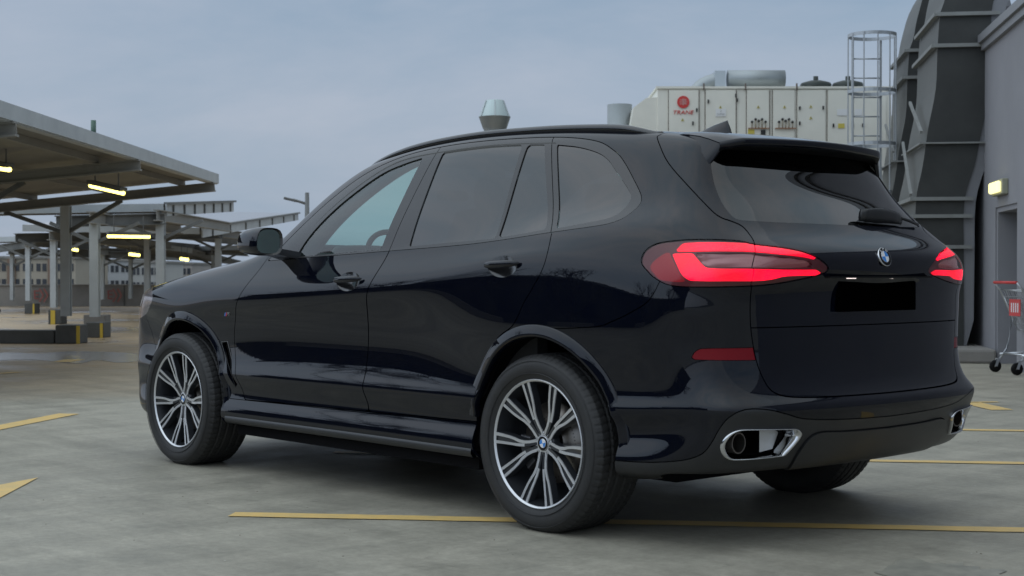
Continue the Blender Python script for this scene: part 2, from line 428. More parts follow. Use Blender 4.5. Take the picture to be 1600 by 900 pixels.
def smooth_poly(pts, per=6, closed=True):
    """Catmull-Rom through the points; a point given as (x,y,0) stays a sharp corner"""
    n = len(pts); out = []
    for i in range(n if closed else n-1):
        p0, p1, p2, p3 = [pts[(i+k-1) % n] if closed else pts[min(max(i+k-1,0),n-1)] for k in range(4)]
        sh1, sh2 = len(p1) == 3, len(p2) == 3
        A = [np.array(q[:2], float) for q in (p0,p1,p2,p3)]
        m1 = (A[2]-A[0])/2 if not sh1 else (A[2]-A[1]); m2 = (A[3]-A[1])/2 if not sh2 else (A[2]-A[1])
        L_ = np.linalg.norm(A[2]-A[1])
        for m_ in (m1, m2):
            l = np.linalg.norm(m_)
            if l > 1.5*L_: m_ *= 1.5*L_/l
        for k in range(per):
            t = k/per
            out.append(A[1]*(2*t**3-3*t*t+1)+m1*(t**3-2*t*t+t)+A[2]*(-2*t**3+3*t*t)+m2*(t**3-t*t))
    if not closed: out.append(np.array(pts[-1][:2], float))
    return [tuple(o) for o in out]
def region_xz(pts, cond=None, per=6):
    g = sdf(smooth_poly(pts, per))
    return (lambda V: g(V[:,0], V[:,2]))
def region_sz(pts, per=6):
    g = sdf(smooth_poly(pts, per))
    return (lambda V: np.where(V[:,0] > .4, 1.0, g(V[:,0]+V[:,1], V[:,2])))
def sm_offset(m, d): return SM(m.V+m.N*d, m.N, m.F)
def mirror(m): return SM(m.V*MIR, m.N*MIR, [f[::-1] for f in m.F])
def join(a, b):
    n = len(a.V); return SM(np.concatenate([a.V, b.V]), np.concatenate([a.N, b.N]), a.F+[[i+n for i in f] for f in b.F])
def both(m): return join(m, mirror(m))
def sm_build(name, m, material, parent, rim=.012, rim_mat=None):
    """mesh with custom normals; open edges are turned inwards by rim so panels have an edge"""
    V = [tuple(v) for v in m.V]; F = [list(f) for f in m.F]; nF = len(F)
    cn = [tuple(m.N[i]) for f in F for i in f]
    if rim:
        ec = {}
        for f in F:
            for a in range(len(f)):
                k = (f[a], f[(a+1) % len(f)]); ec[k] = 1
        inner = {}
        def inn(i):
            if i not in inner:
                V.append(tuple(m.V[i]-m.N[i]*rim)); inner[i] = len(V)-1
            return inner[i]
        for (i, j) in list(ec):
            if (j, i) in ec: continue
            if abs(m.V[i][1]) < 2e-3 and abs(m.V[j][1]) < 2e-3: continue
            q = [j, i, inn(i), inn(j)]
            e = m.V[j]-m.V[i]; nn = np.cross(e, m.N[i]); l = np.linalg.norm(nn)
            nn = nn/l if l > 1e-9 else m.N[i]
            F.append(q); cn += [tuple(nn)]*4
    me = bpy.data.meshes.new(name); me.from_pydata(V, [], F)
    me.polygons.foreach_set('use_smooth', [True]*len(F))
    me.update()
    try: me.normals_split_custom_set(cn)
    except Exception as ex: print('normals', name, ex)
    if rim_mat is not None:
        me.polygons.foreach_set('material_index', [0]*nF+[1]*(len(F)-nF)); material = [material, rim_mat]
    return link(name, me, material, parent)
def ysurf(x, z, default=.95):
    h = BVH.ray_cast(Vector((x, 2.0, z)), Vector((0, -1, 0)))
    return h[0].y if h[0] else default
def hit(px, py):
    h = BVH.ray_cast(CAMP, ray(px, py)); return h[0], h[1]
# ------------------------------------------------------------------ car materials
def paint_mat():
    m = mat('navy_black_paint', (.0018,.0026,.0054), rough=.5, metal=.0, coat=1.0, coat_r=.015, spec=.0, ior=1.5)
    nt = m.node_tree; b = nt.nodes['Principled BSDF']
    b.inputs['Coat IOR'].default_value = 1.44
    # fine dust film: slightly rougher, slightly lighter low down and on ledges
    tc = nt.nodes.new('ShaderNodeTexCoord'); n = nt.nodes.new('ShaderNodeTexNoise')
    n.inputs['Scale'].default_value = 3.2; n.inputs['Detail'].default_value = 9; n.inputs['Roughness'].default_value = .7
    r = nt.nodes.new('ShaderNodeMapRange'); r.inputs[1].default_value = .35; r.inputs[2].default_value = .75
    r.inputs[3].default_value = .012; r.inputs[4].default_value = .05
    nt.links.new(tc.outputs['Object'], n.inputs['Vector']); nt.links.new(n.outputs['Fac'], r.inputs[0])
    nt.links.new(r.outputs[0], b.inputs['Coat Roughness'])
    n3 = nt.nodes.new('ShaderNodeTexNoise'); n3.inputs['Scale'].default_value = 7; n3.inputs['Detail'].default_value = 12; n3.inputs['Roughness'].default_value = .8
    r3 = nt.nodes.new('ShaderNodeValToRGB'); r3.color_ramp.elements[0].position = .45; r3.color_ramp.elements[0].color = (.0016,.0027,.0072,1)
    r3.color_ramp.elements[1].position = .75; r3.color_ramp.elements[1].color = (.0045,.0052,.0082,1)
    nt.links.new(tc.outputs['Object'], n3.inputs['Vector']); nt.links.new(n3.outputs['Fac'], r3.inputs[0]); nt.links.new(r3.outputs[0], b.inputs['Base Color'])
    n2 = nt.nodes.new('ShaderNodeTexNoise'); n2.inputs['Scale'].default_value = 60; n2.inputs['Detail'].default_value = 2
    bp = nt.nodes.new('ShaderNodeBump'); bp.inputs['Strength'].default_value = .02; bp.inputs['Distance'].default_value = .002
    nt.links.new(tc.outputs['Object'], n2.inputs['Vector']); nt.links.new(n2.outputs['Fac'], bp.inputs['Height'])
    nt.links.new(bp.outputs[0], b.inputs['Coat Normal'])
    return m
M_PAINT = paint_mat()
M_GLOSS = mat('gloss_black', (.012,.012,.013), rough=.14, spec=.5, coat=.4)
M_TRIM = mat('window_trim_black', (.03,.029,.03), rough=.26, spec=.5)
M_PLAST = mat('dark_grey_plastic', (.014,.015,.017), rough=.36, noise=(6,.5,(.03,.03,.03)), bump=(300,.05))
M_DARK = mat('wheel_well_felt', (.006,.006,.007), rough=.9, spec=.1)
M_SEAL = mat('rubber_seal', (.004,.004,.004), rough=.6, spec=.2)
M_TYRE = mat('tyre_rubber', (.016,.016,.017), rough=.62, noise=(14,.5,(.030,.029,.027)), bump=(140,.08))
M_ALLOY = mat('machined_alloy', (.66,.67,.69), rough=.34, metal=.7, noise=(20,.3,(.35,.35,.36)))
M_RIMDK = mat('dark_rim_paint', (.045,.048,.055), rough=.3, metal=.5, coat=.5)
M_CHROME = mat('chrome', (.62,.63,.65), rough=.12, metal=1)
M_STEEL = mat('brake_steel', (.22,.21,.20), rough=.4, metal=.9, noise=(9,.6,(.14,.10,.07)))
M_GLF = glass('front_glass_green', (.60,.80,.76), 1.5)
M_GLR = glass('privacy_glass', (.012,.013,.016), 1.5, extra=.015)
M_GLW = glass('windscreen_glass', (.62,.80,.77), 1.5)
M_LENS = glass('lamp_lens_clear', (.95,.90,.90), 1.5, k=.45)
M_INT = mat('interior_dark', (.03,.03,.032), rough=.75)
M_SEAT = mat('seat_leather', (.055,.05,.047), rough=.55)
M_HEAD = mat('headliner', (.12,.12,.115), rough=.9)
M_RED = emit('tail_bar_red', (1.0,.0008,.028), 1.5)
def _vary(m, lo, hi, sc):
    nt = m.node_tree; b = nt.nodes['Principled BSDF']; tc = nt.nodes.new('ShaderNodeTexCoord'); n = nt.nodes.new('ShaderNodeTexNoise')
    n.inputs['Scale'].default_value = sc; n.inputs['Detail'].default_value = 2; r = nt.nodes.new('ShaderNodeMapRange')
    r.inputs[1].default_value = .35; r.inputs[2].default_value = .65; r.inputs[3].default_value = lo; r.inputs[4].default_value = hi
    nt.links.new(tc.outputs['Object'], n.inputs['Vector']); nt.links.new(n.outputs['Fac'], r.inputs[0]); nt.links.new(r.outputs[0], b.inputs['Emission Strength'])
_vary(M_RED, .95, 2.0, 9)
M_REDDK = mat('dark_red_lens', (.30,.004,.010), rough=.3, coat=.1, emis=(.6,.01,.03), estr=.04)
M_REFL = mat('reflector_red', (.17,.002,.008), rough=.35, spec=.25)
M_CLEAR = mat('clear_lamp_pink', (.24,.13,.14), rough=.25, metal=.2, coat=.6, emis=(.5,.12,.14), estr=.12)
M_LAMPBK = mat('lamp_housing_smoke', (.085,.008,.014), rough=.3, coat=.1)
M_WHITEL = emit('plate_lamp_white', (1.0,.85,.8), 1.5)
M_BLUE = mat('badge_blue', (.03,.22,.62), rough=.2, coat=1)
M_WHITE = mat('badge_white', (.75,.76,.78), rough=.2, coat=1)
M_PLATE = mat('plate_black', (.0008,.0008,.0008), rough=.9, spec=0.0)

CAR = empty('sport_utility_car', (0,0,0))
tag(CAR, 'black sport utility car with red tail lights on, parked on the rooftop deck', 'car')
def cpart(name, m, material, parent=None, rim=.012, sides=None, rim_mat=None):
    return sm_build(name, m, material, parent or CAR, rim, rim_mat)

# ------------------------------------------------------------------ wheel arches cut through the body side
ARC_R, ARC_Z = .437, .378
def f_well(V):
    a = np.hypot(V[:,0]-0.0, V[:,2]-ARC_Z); b = np.hypot(V[:,0]-2.975, V[:,2]-ARC_Z)
    d = np.minimum(a, b)-ARC_R
    return np.where(V[:,1] > .5, d, 1.0)
B = clip(BODY, f_well, False)
# ------------------------------------------------------------------ side glass opening
DLO = [(2.20,1.142,0),(2.13,1.20),(1.99,1.325),(1.82,1.458),(1.60,1.578),(1.32,1.652),(1.03,1.683),(.67,1.692),(.24,1.679),(-.03,1.645),(-.17,1.590),(-.245,1.54),
       (-.33,1.465),(-.405,1.395),(-.425,1.358),(-.405,1.318),(-.365,1.29),(-.28,1.272),(0,1.249),(.5,1.209),(1.17,1.182),(2.0,1.150)]
DLO, B = cut(B, region_xz(DLO), .0015)
def pane(pts, name, material, parent, src, inset=.004):
    a, rest = cut(src, region_xz(pts, per=5), .0008)
    return a, rest
G_F = [(1.93,1.163,0),(1.88,1.245),(1.80,1.335),(1.69,1.425),(1.55,1.51),(1.405,1.577),(1.25,1.615),(1.112,1.637,0),(1.155,1.42,0),(1.205,1.192,0)]
G_R = [(.967,1.652,0),(.70,1.662),(.41,1.655,0),(.365,1.231,0),(.985,1.204,0)]
G_Q = [(.375,1.653,0),(.267,1.646,0),(.045,1.263,0),(.345,1.233,0)]
G_X = [(.186,1.641,0),(.05,1.622),(-.075,1.590),(-.15,1.555),(-.21,1.51),(-.345,1.404),(-.362,1.368),(-.345,1.325),(-.29,1.300),(-.02,1.266,0)]
gF, DLO = cut(DLO, region_xz(G_F), .0008)
gR, DLO = cut(DLO, region_xz(G_R), .0008)
gQ, DLO = cut(DLO, region_xz(G_Q), .0008)
gX, DLO = cut(DLO, region_xz(G_X), .0008)
# trim split along the door gaps
def f_line(pts):
    zs = [p[1] for p in pts]; xs = [p[0] for p in pts]
    return lambda V: V[:,0]-np.interp(V[:,2], zs, xs)
BG = [(1.135,1.18),(1.018,1.66)]; CG = [(-.005,1.24),(.05,1.33),(.235,1.67)]
tr_rest, tr_front = cut(DLO, f_line(BG), .0022)
tr_fix, tr_rear = cut(tr_rest, f_line(CG), .0022)
# ------------------------------------------------------------------ doors
D_F = [(2.19,1.19,0),(2.222,1.128),(2.25,1.074),(2.325,.965),(2.405,.86),(2.452,.755),(2.445,.65),(2.39,.52),(2.345,.402,0),(1.245,.412,0),(1.25,.55),(1.258,.70),(1.222,.93),(1.158,1.083),(1.125,1.21,0)]
D_R = [(1.123,1.21,0),(1.156,1.083),(1.220,.93),(1.256,.70),(1.248,.55),(1.243,.412,0),(.40,.425,0),(.40,.60),(.27,.78),(.150,.850),(.105,.90),(.075,.95),(.01,1.035),(-.030,1.10),(-.038,1.165),(-.004,1.26,0)]
dF, B = cut(B, region_xz(D_F), .0024)
dR, B = cut(B, region_xz(D_R), .0024)
# handle cups cut out of the doors
def ellipse(cx, cz, a, b, rot=0, n=20):
    return [(cx+a*math.cos(t)*math.cos(rot)-b*math.sin(t)*math.sin(rot), cz+a*math.cos(t)*math.sin(rot)+b*math.sin(t)*math.cos(rot)) for t in [2*PI*k/n for k in range(n)]]
HND = [(1.372,1.037),(.232,1.106)]
cupF, dF = cut(dF, region_xz(ellipse(HND[0][0],HND[0][1],.098,.047,.04), per=2), .0)
cupR, dR = cut(dR, region_xz(ellipse(HND[1][0],HND[1][1],.098,.047,.04), per=2), .0)
# side skirt, vent behind the front wheel
SK = [(2.60,.15,0),(2.60,.398,0),(1.25,.405,0),(.36,.418,0),(.30,.15,0)]
skirt, B = cut(B, region_xz(SK, per=2), .0018)
vent, B = cut(B, region_xz([(2.592,.700,0),(2.525,.706,0),(2.40,.478,0),(2.432,.464,0)], per=2), .0)
# bonnet, windscreen, nose
def region_xy(pts, zmin):
    g = sdf(smooth_poly(pts, 5)); return lambda V: np.where(V[:,2] > zmin, g(V[:,0], V[:,1]), 1.0)
wsF, B = cut(B, region_xy([(2.44,-.1,0),(2.44,0),(2.40,.32),(2.33,.56),(2.27,.655),(2.20,.665),(1.98,.60),(1.62,.515,0),(1.66,.3),(1.67,0),(1.67,-.1,0)], 1.1), .002)
bonnet, B = cut(B, region_xy([(3.78,-.1,0),(3.78,0),(3.76,.35),(3.70,.58),(3.58,.68),(3.2,.74),(2.8,.76),(2.52,.745),(2.47,.60),(2.50,.35),(2.52,0),(2.52,-.1,0)], .86), .002)
def region_fz(pts):
    g = sdf(smooth_poly(pts, 5)); return lambda V: np.where(V[:,0] < 2.6, 1.0, g(V[:,0]-V[:,1], V[:,2]))
hl, B = cut(B, region_fz([(2.44,.925),(2.55,.985),(2.80,.985),(3.12,.955),(3.36,.90),(3.40,.83),(3.16,.795),(2.86,.80),(2.60,.845)]), .002)
gr, B = cut(B, region_fz([(3.46,.60,0),(3.78,.585,0),(3.85,.62),(3.85,.86),(3.76,.885,0),(3.48,.87,0),(3.42,.80)]), .002)
gr2, B = cut(B, region_fz([(3.50,.36,0),(3.8,.33,0),(4.0,.33,0),(4.0,.47,0),(3.8,.48,0),(3.52,.50,0)]), .002)
def f_fb(V): return np.maximum(V[:,2]-.93, np.interp(V[:,2],[0,.60,.93],[3.30,3.38,3.60])-V[:,0])
fb, B = cut(B, f_fb, .0018)
# ------------------------------------------------------------------ tail: hatch, lamps, bumper
HT = [(.268,2.2,0),(.268,1.66),(.253,1.60),(.209,1.522),(.109,1.426),(-.021,1.317),(-.070,1.292),(-.112,1.282),(-.175,1.262),(-.213,1.228),(-.233,1.187),(-.222,1.10),(-.208,1.02),(-.203,.947),(-.208,.86),
      (-.235,.751),(-.275,.675),(-.33,.622),(-.45,.600),(-.80,.592),(-1.6,.590,0),(-1.6,2.2,0)]
g_ht = sdf(smooth_poly(HT, 4))
def f_hatch(V): return np.where(V[:,0] > .2, 1.0, np.maximum(g_ht(V[:,0]+V[:,1], V[:,2]), V[:,0]+.335))
hatch, B = cut(B, f_hatch, .0028)
TL = [(.378,1.120),(.366,1.155),(.33,1.180),(.265,1.197),(.094,1.207),(-.131,1.203),(-.236,1.189),(-.455,1.170),(-.59,1.140),(-.665,1.10),(-.66,1.082),(-.60,1.068),(-.48,1.050),(-.33,1.034),(-.193,1.027),(.05,1.024),(.217,1.030),(.30,1.055),(.352,1.090)]
tlB, B = cut(B, region_sz(TL), .0018)
tlH, hatch = cut(hatch, region_sz(TL), .0018)
BMP = [(1.3,.15,0),(1.3,.83,0),(.64,.862),(.524,.891),(.42,.93),(.335,.975),(.27,1.06,0),(-2.5,1.06,0),(-2.5,.15,0)]
bump, B = cut(B, region_sz(BMP, 4), .002)
VAL = [(1.3,.1,0),(1.3,.332,0),(.50,.336),(.20,.355),(.07,.385),(.015,.43),(-.03,.49),(-.08,.535),(-.166,.564),(-.29,.561),(-.40,.540),(-.518,.515),(-.80,.500),(-1.3,.492,0),(-1.3,.1,0)]
val, bump = cut(bump, region_sz(VAL, 4), .0022)
EX = [(-.035,.420),(-.060,.458),(-.105,.482),(-.168,.488),(-.44,.481),(-.478,.470),(-.484,.448),(-.408,.382),(-.37,.370),(-.10,.366),(-.055,.382)]
exh, val = cut(val, region_sz(EX, 4), .0)
RF = [(.118,.747,0),(.098,.775),(.055,.790),(-.238,.793,0),(-.262,.744,0)]
refl, bump = cut(bump, region_sz(RF, 4), .001)
dif, val = cut(val, region_sz([(-.40,.2,0),(-.455,.345),(-.52,.425),(-.60,.458),(-.8,.452),(-1.4,.446,0),(-1.4,.1,0)],4), .0022)
hlow, hatch = cut(hatch, lambda V: V[:,2]-.868, .0022)
RW = [(-.026,1.56,0),(-.028,1.50),(-.043,1.427),(-.075,1.36),(-.118,1.31),(-.150,1.292),(-.20,1.285),(-.5,1.279),(-1.1,1.277,0),(-1.1,1.60,0),(-.05,1.60,0)]
rw, hatch = cut(hatch, region_sz(RW, 4), .0018)

body = cpart('body_shell', both(B), M_PAINT)
cpart('tailgate', both(hatch), M_PAINT); cpart('lower_tailgate', both(hlow), M_PAINT)
rb = cpart('rear_bumper', both(bump), M_PAINT)
cpart('valance', both(val), M_PLAST, rb); cpart('diffuser', both(sm_offset(dif,.008)), M_PLAST, rb, .03)
cpart('front_bumper', both(fb), M_PAINT); cpart('bonnet', both(bonnet), M_PAINT)
cpart('windscreen', both(sm_offset(wsF,-.003)), M_GLW, rim=0)
cpart('rear_window', both(sm_offset(rw,-.004)), M_GLR, rim=0)
cpart('radiator_grille', both(sm_offset(gr,-.02)), M_GLOSS); cpart('lower_grille', both(sm_offset(gr2,-.02)), M_PLAST)
for side in (0, 1):
    mm = (lambda m: m) if side == 0 else mirror
    fd = cpart('front_door', mm(dF), M_PAINT)
    rd = cpart('rear_door', mm(dR), M_PAINT)
    cpart('window_frame', mm(sm_offset(tr_front,-.001)), M_TRIM, fd, .006)
    cpart('window_frame', mm(sm_offset(tr_rear,-.001)), M_TRIM, rd, .006)
    cpart('rear_pillar_trim', mm(sm_offset(tr_fix,-.001)), M_TRIM, rim=.006)
    cpart('window', mm(sm_offset(gF,-.007)), M_GLF, fd, 0)
    cpart('window', mm(sm_offset(gR,-.006)), M_GLR, rd, 0)
    cpart('quarter_window', mm(sm_offset(gQ,-.006)), M_GLR, rd, 0)
    cpart('fixed_side_window', mm(sm_offset(gX,-.006)), M_GLR, rim=0)
    cpart('side_skirt', mm(skirt), M_PAINT)
    cpart('side_vent', mm(sm_offset(vent,-.022)), M_GLOSS, rim=0)
    hd = cpart('headlight', mm(sm_offset(hl,-.012)), mat('headlight_inner', (.35,.36,.38), rough=.2, metal=.7), rim=0)
    cpart('lens', mm(hl), M_LENS, hd, 0)
    sg = 1 if side == 0 else -1
    # bright daylight strip pieces inside the lamp
    # door handle: dark cup and a body coloured grip standing off it
    for (hx, hz), cup, dd in ((HND[0], cupF, fd), (HND[1], cupR, rd)):
        cupo = SM(cup.V.copy(), cup.N, cup.F)
        e = ((cup.V[:,0]-hx)/.098)**2+((cup.V[:,2]-hz)/.047)**2
        cupo.V = cup.V-cup.N*(.018*np.sqrt(np.clip(1-e, 0, 1)))[:, None]
        # normals of the hollow
        nn = cup.N.copy(); nn[:,0] -= -(cup.V[:,0]-hx)*4; nn[:,2] -= -(cup.V[:,2]-hz)*9
        nn[:,0] = cup.N[:,0]-(cup.V[:,0]-hx)*4; nn[:,2] = cup.N[:,2]-(cup.V[:,2]-hz)*9
        cupo.N = nn/np.linalg.norm(nn, axis=1, keepdims=True)
        cpart('handle_cup', mm(cupo), M_GLOSS, dd, 0)
        g = MB(); N = 21; vs = []; K = 12
        for i in range(N):
            t = i/(N-1)*2-1; x = hx-t*.118; rr = max(.02, (1-abs(t)**4))**.5
            yb = ysurf(x, hz)+.020*(1-t**4)+.004; zc = hz+.010+.004*t
            for k in range(K):
                a = 2*PI*k/K
                vs.append(((x), sg*(yb+.011*rr*math.cos(a)), zc+.0155*rr*math.sin(a)))
        fs = [(i*K+k, (i+1)*K+k, (i+1)*K+(k+1)%K, i*K+(k+1)%K) for i in range(N-1) for k in range(K)]
        fs += [tuple(range(K)), tuple(range((N-1)*K, N*K))]
        g.add(vs, fs, 0, True); g.build('handle', M_PAINT, dd)
    # tail lamp: coloured layer cut into its zones, clear cover in front
    tl = tlB if side == 0 else tlB
    UP = [(.197,1.158,0),(.160,1.186),(.130,1.192),(-.05,1.193),(-.236,1.188),(-.40,1.174),(-.548,1.156),(-.585,1.142),(-.575,1.130,0),(-.50,1.140),(-.23,1.158),(-.0,1.161)]
    LO = [(.212,1.152,0),(.105,1.152,0),(.085,1.135),(.050,1.104),(.02,1.095),(-.226,1.093),(-.40,1.090),(-.592,1.090),(-.615,1.080,0),(-.60,1.070,0),(-.40,1.066),(-.33,1.055),(-.22,1.048),(.10,1.048),(.138,1.056),(.172,1.082)]
    CL = [(.095,1.153,0),(.0,1.156),(-.21,1.154),(-.50,1.132),(-.56,1.118),(-.56,1.098,0),(-.40,1.096),(-.216,1.099),(.015,1.101,0),(.060,1.115)]
    OUT = [(.235,1.158),(.215,1.135),(.175,1.075),(.150,1.045),(.27,1.050),(.31,1.075),(.33,1.10),(.30,1.13)]
    for tl, par, nm in ((tlB, None, 'tail_lamp'), (tlH, None, 'tailgate_lamp')):
        base = sm_offset(tl, -.006)
        up, base = cut(base, region_sz(UP, 4), 0); lo, base = cut(base, region_sz(LO, 4), 0); cl, base = cut(base, region_sz(CL, 4), 0)
        ou, base = cut(base, region_sz(OUT, 4), 0)
        tb = cpart(nm, mm(base), M_LAMPBK, rim=.03)
        if up.F: cpart('upper_light_bar', mm(sm_offset(up,.003)), M_RED, tb, .006)
        if lo.F: cpart('lower_light_bar', mm(sm_offset(lo,.003)), M_RED, tb, .006)
        if cl.F:
            V = cl.V.copy(); V -= cl.N*(.010+.004*np.sin(V[:,2]*2*PI/.0085))[:,None]
            n_ = cl.N.copy(); n_[:,2] += .6*np.cos(V[:,2]*2*PI/.0085); n_ /= np.linalg.norm(n_,axis=1,keepdims=True)
            cpart('reversing_light', mm(SM(V, n_, cl.F)), M_CLEAR, tb, 0)
        if ou.F: cpart('turn_light', mm(ou), M_REDDK, tb, 0)
        cpart('lens', mm(sm_offset(tl,.001)), M_LENS, tb, 0)
    cpart('bumper_reflector', mm(sm_offset(refl,-.002)), M_REFL, rb, .004)
    # exhaust tip: chrome frame round the opening with a dark funnel behind it
    E = smooth_poly(EX, 4); cen = np.mean(E, axis=0)
    pts = []
    for s_, z_ in E:
        # walk the surface: find y with x+y=s at this height
        best = None
        lo_, hi_ = .30, .915
        for j in range(26):
            y = (lo_+hi_)/2; h = BVH.ray_cast(Vector((-3, y, z_)), Vector((1,0,0)))
            if h[0] is None or h[0].x+y > s_: hi_ = y
            else: lo_ = y
        h = BVH.ray_cast(Vector((-3, lo_, z_)), Vector((1,0,0)))
        pts.append(h[0].copy())
    pts = [Vector((p.x, sg*p.y, p.z)) for p in pts]; n = len(pts)
    c0 = sum(pts, Vector())/n
    ins = [c0+(p-c0)*.88 for p in pts]
    et = MB(); vs = []
    prof = [(1.0,.004),(1.0,-.006),(.975,-.014),(.93,-.012),(.89,-.002),(.85,.02),(.82,.06)]     # scale about centre, depth into the car (+x)
    for sc, dx in prof:
        for p in pts: q = c0+(p-c0)*sc; vs.append((q.x+dx, q.y-sg*dx*.15, q.z))
    fs = [(i*n+k, i*n+(k+1)%n, (i+1)*n+(k+1)%n, (i+1)*n+k) for i in range(len(prof)-1) for k in range(n)]
    et.add(vs, fs, 0, True); et.build('exhaust_tip', M_CHROME, rb)
    e2 = MB(); vs = []
    for sc, dx in ((.83,.05),(.74,.20)):
        for p in pts: q = c0+(p-c0)*sc; vs.append((q.x+dx, q.y, q.z))
    fs = [(k, (k+1)%n, n+(k+1)%n, n+k) for k in range(n)]+[tuple(range(n,2*n))]
    e2.add(vs, fs, 0, False)
    e2.build('exhaust_funnel', M_DARK, rb)
    e3 = MB(); 
    e3.tube([(c0.x+.18, c0.y+sg*.06, c0.z-.002),(c0.x+.045, c0.y+sg*.06, c0.z-.002)], .040, 20, caps=False)
    e3.lathe([(.041,0),(.036,0)], 20, M=Matrix.Translation((c0.x+.045, c0.y+sg*.06, c0.z-.002))@Matrix.Rotation(-PI/2,4,'Y'))
    e3.build('exhaust_pipe', M_STEEL, rb)
    e4 = MB(); a = c0+Vector((.022,-sg*.030,0)); 
    e4.add([a+Vector((0,-sg*.005,-.042)), a+Vector((-.0,-sg*.085,-.035)), a+Vector((-.01,-sg*.115,.040)), a+Vector((0,-sg*.005,.040))], [(0,1,2,3)])
    e4.build('exhaust_bright_plate', mat('satin_steel', (.62,.62,.62), rough=.45, metal=.35), rb)  # pale plate put in for the bright reflection inside the tip
    # wheel arch lips
    for wx, a0, a1 in ((0,9,184),(2.975,-6,184)):
        ar = MB(); N = 72; prof_n = 8; vs = []
        raw = []
        for i in range(N+1):
            an = math.radians(a0+(a1-a0)*i/N); ca, sa = math.cos(an), math.sin(an)
            raw.append((ysurf(wx+.492*ca, ARC_Z+.492*sa), ysurf(wx+(ARC_R+.02)*ca, max(.25,ARC_Z+(ARC_R+.02)*sa))))
        ker = np.ones(9)/9; rp_ = np.pad(np.array(raw), ((4,4),(0,0)), mode='edge')
        sy = np.stack([np.convolve(rp_[:,0], ker, 'valid'), np.convolve(rp_[:,1], ker, 'valid')], 1)
        for i in range(N+1):
            an = math.radians(a0+(a1-a0)*i/N); ca, sa = math.cos(an), math.sin(an)
            Ro = .486
            xo, zo = wx+Ro*ca, ARC_Z+Ro*sa
            yo = max(raw[i][0], sy[i][0]); yi = max(sy[i][1], yo)
            yl = max(yo, yi)+.016
            yl = min(yl, .999)
            tp = min(1, max(0, (math.degrees(an)-a0)/55), max(0, (a1-math.degrees(an))/50)); tp = tp*tp*(3-2*tp); yl = (yo+.002)*(1-tp)+yl*tp; yo -= .010*(1-tp)
            for r_, y_ in ((Ro, yo-.012),(Ro, yo+.003),(Ro-.004, yo+.006),(Ro-.022, yo+(yl-yo)*.60),(Ro-.036, yl-.001),(Ro-.044, yl),(ARC_R-.002, yl-.004),(ARC_R-.004, yl-.035)):
                vs.append((wx+r_*ca, sg*y_, ARC_Z+r_*sa))
        fs = [(i*prof_n+k, i*prof_n+k+1, (i+1)*prof_n+k+1, (i+1)*prof_n+k) for i in range(N) for k in range(prof_n-1)]
        ar.add(vs, fs, 0, True)
        o = ar.build('wheel_arch_trim', M_PAINT, CAR)
        # well liner
        wl = MB(); N = 32; vs = []
        for i in range(N+1):
            an = math.radians(-11+202*i/N)
            xa_, za_ = wx+.452*math.cos(an), ARC_Z+.452*math.sin(an)
            for y in (min(.97, ysurf(xa_, max(za_, .24), .9)-.025), .56): vs.append((wx+.452*math.cos(an), sg*y, ARC_Z+.452*math.sin(an)))
        fs = [(2*i, 2*i+1, 2*i+3, 2*i+2) for i in range(N)]
        c = len(vs); 
        wl.add(vs, fs, 0, True)
        wl.add([(wx+.452*math.cos(math.radians(-11+202*i/N)), sg*.56, ARC_Z+.452*math.sin(math.radians(-11+202*i/N))) for i in range(N+1)], [tuple(range(N+1))])
        wl.build('wheel_well', M_DARK, CAR)
# ------------------------------------------------------------------ dark inner structure behind the panel gaps, floor, cabin
inner = sm_offset(clip(clip(clip(BODY, f_well, False), lambda V: V[:,2]-np.interp(V[:,0],[-.8,0,1.2,2.2,2.6,3.0],[1.17,1.19,1.12,1.08,1.0,.92])), lambda V: .30-V[:,2]), -.045)
inner = clip(inner, lambda V: np.minimum(.56-V[:,2], -.78-V[:,0]))
cpart('inner_shell', both(inner), M_DARK, rim=0)
hl_ = sm_offset(clip(BODY, lambda V: 1.675-V[:,2]), -.035)
cpart('headliner', both(hl_), M_HEAD, rim=0)
fl = MB(); fl.box((-.44,-.60,.215),(3.5,.60,.34)); fl.box((-.80,-.66,.29),(-.442,.66,.40)); fl.box((.47,-.885,.205),(2.48,.885,.30))  # widest slab set low and wide to deepen the shade under the car
fl.build('underbody', M_DARK, CAR)
fl = MB(); fl.box((-.8,-.72,.60),(2.1,.72,.64)); fl.box((-.85,-.80,1.02),(.05,.80,1.05)); fl.build('cabin_floor', M_INT, CAR)
def cushion(mb, c, sx, sy, sz, rot=0):
    bm = bmesh.new(); bmesh.ops.create_cube(bm, size=1)
    bmesh.ops.subdivide_edges(bm, edges=bm.edges, cuts=5, use_grid_fill=True)
    for v in bm.verts:
        p = v.co*2; l = max(abs(p.x), abs(p.y), abs(p.z))
        q = Vector((p.x*math.sqrt(1-p.y**2*.18-p.z**2*.18), p.y*math.sqrt(1-p.x**2*.18-p.z**2*.18), p.z*math.sqrt(1-p.y**2*.18-p.x**2*.18)))
        v.co = q/2
    M = Matrix.Translation(c)@Matrix.Rotation(rot,4,'Y')@Matrix.Diagonal((sx,sy,sz,1))
    mb.add([M@v.co for v in bm.verts], [[v.index for v in f.verts] for f in bm.faces], 0, True); bm.free()
for sg in (1,-1):
    st = MB(); cushion(st, (1.28, sg*.38, .83), .52,.50,.18); cushion(st, (1.02, sg*.38, 1.10), .16,.48,.62, -.28)
    so = st.build('front_seat', M_SEAT, CAR)
    st = MB(); cushion(st, (.90, sg*.38, 1.46), .12,.27,.17, -.15); st.tube([(.93,sg*.38+.06,1.36),(.92,sg*.38+.06,1.42)],.008); st.tube([(.93,sg*.38-.06,1.36),(.92,sg*.38-.06,1.42)],.008)
    st.build('headrest', M_SEAT, so)
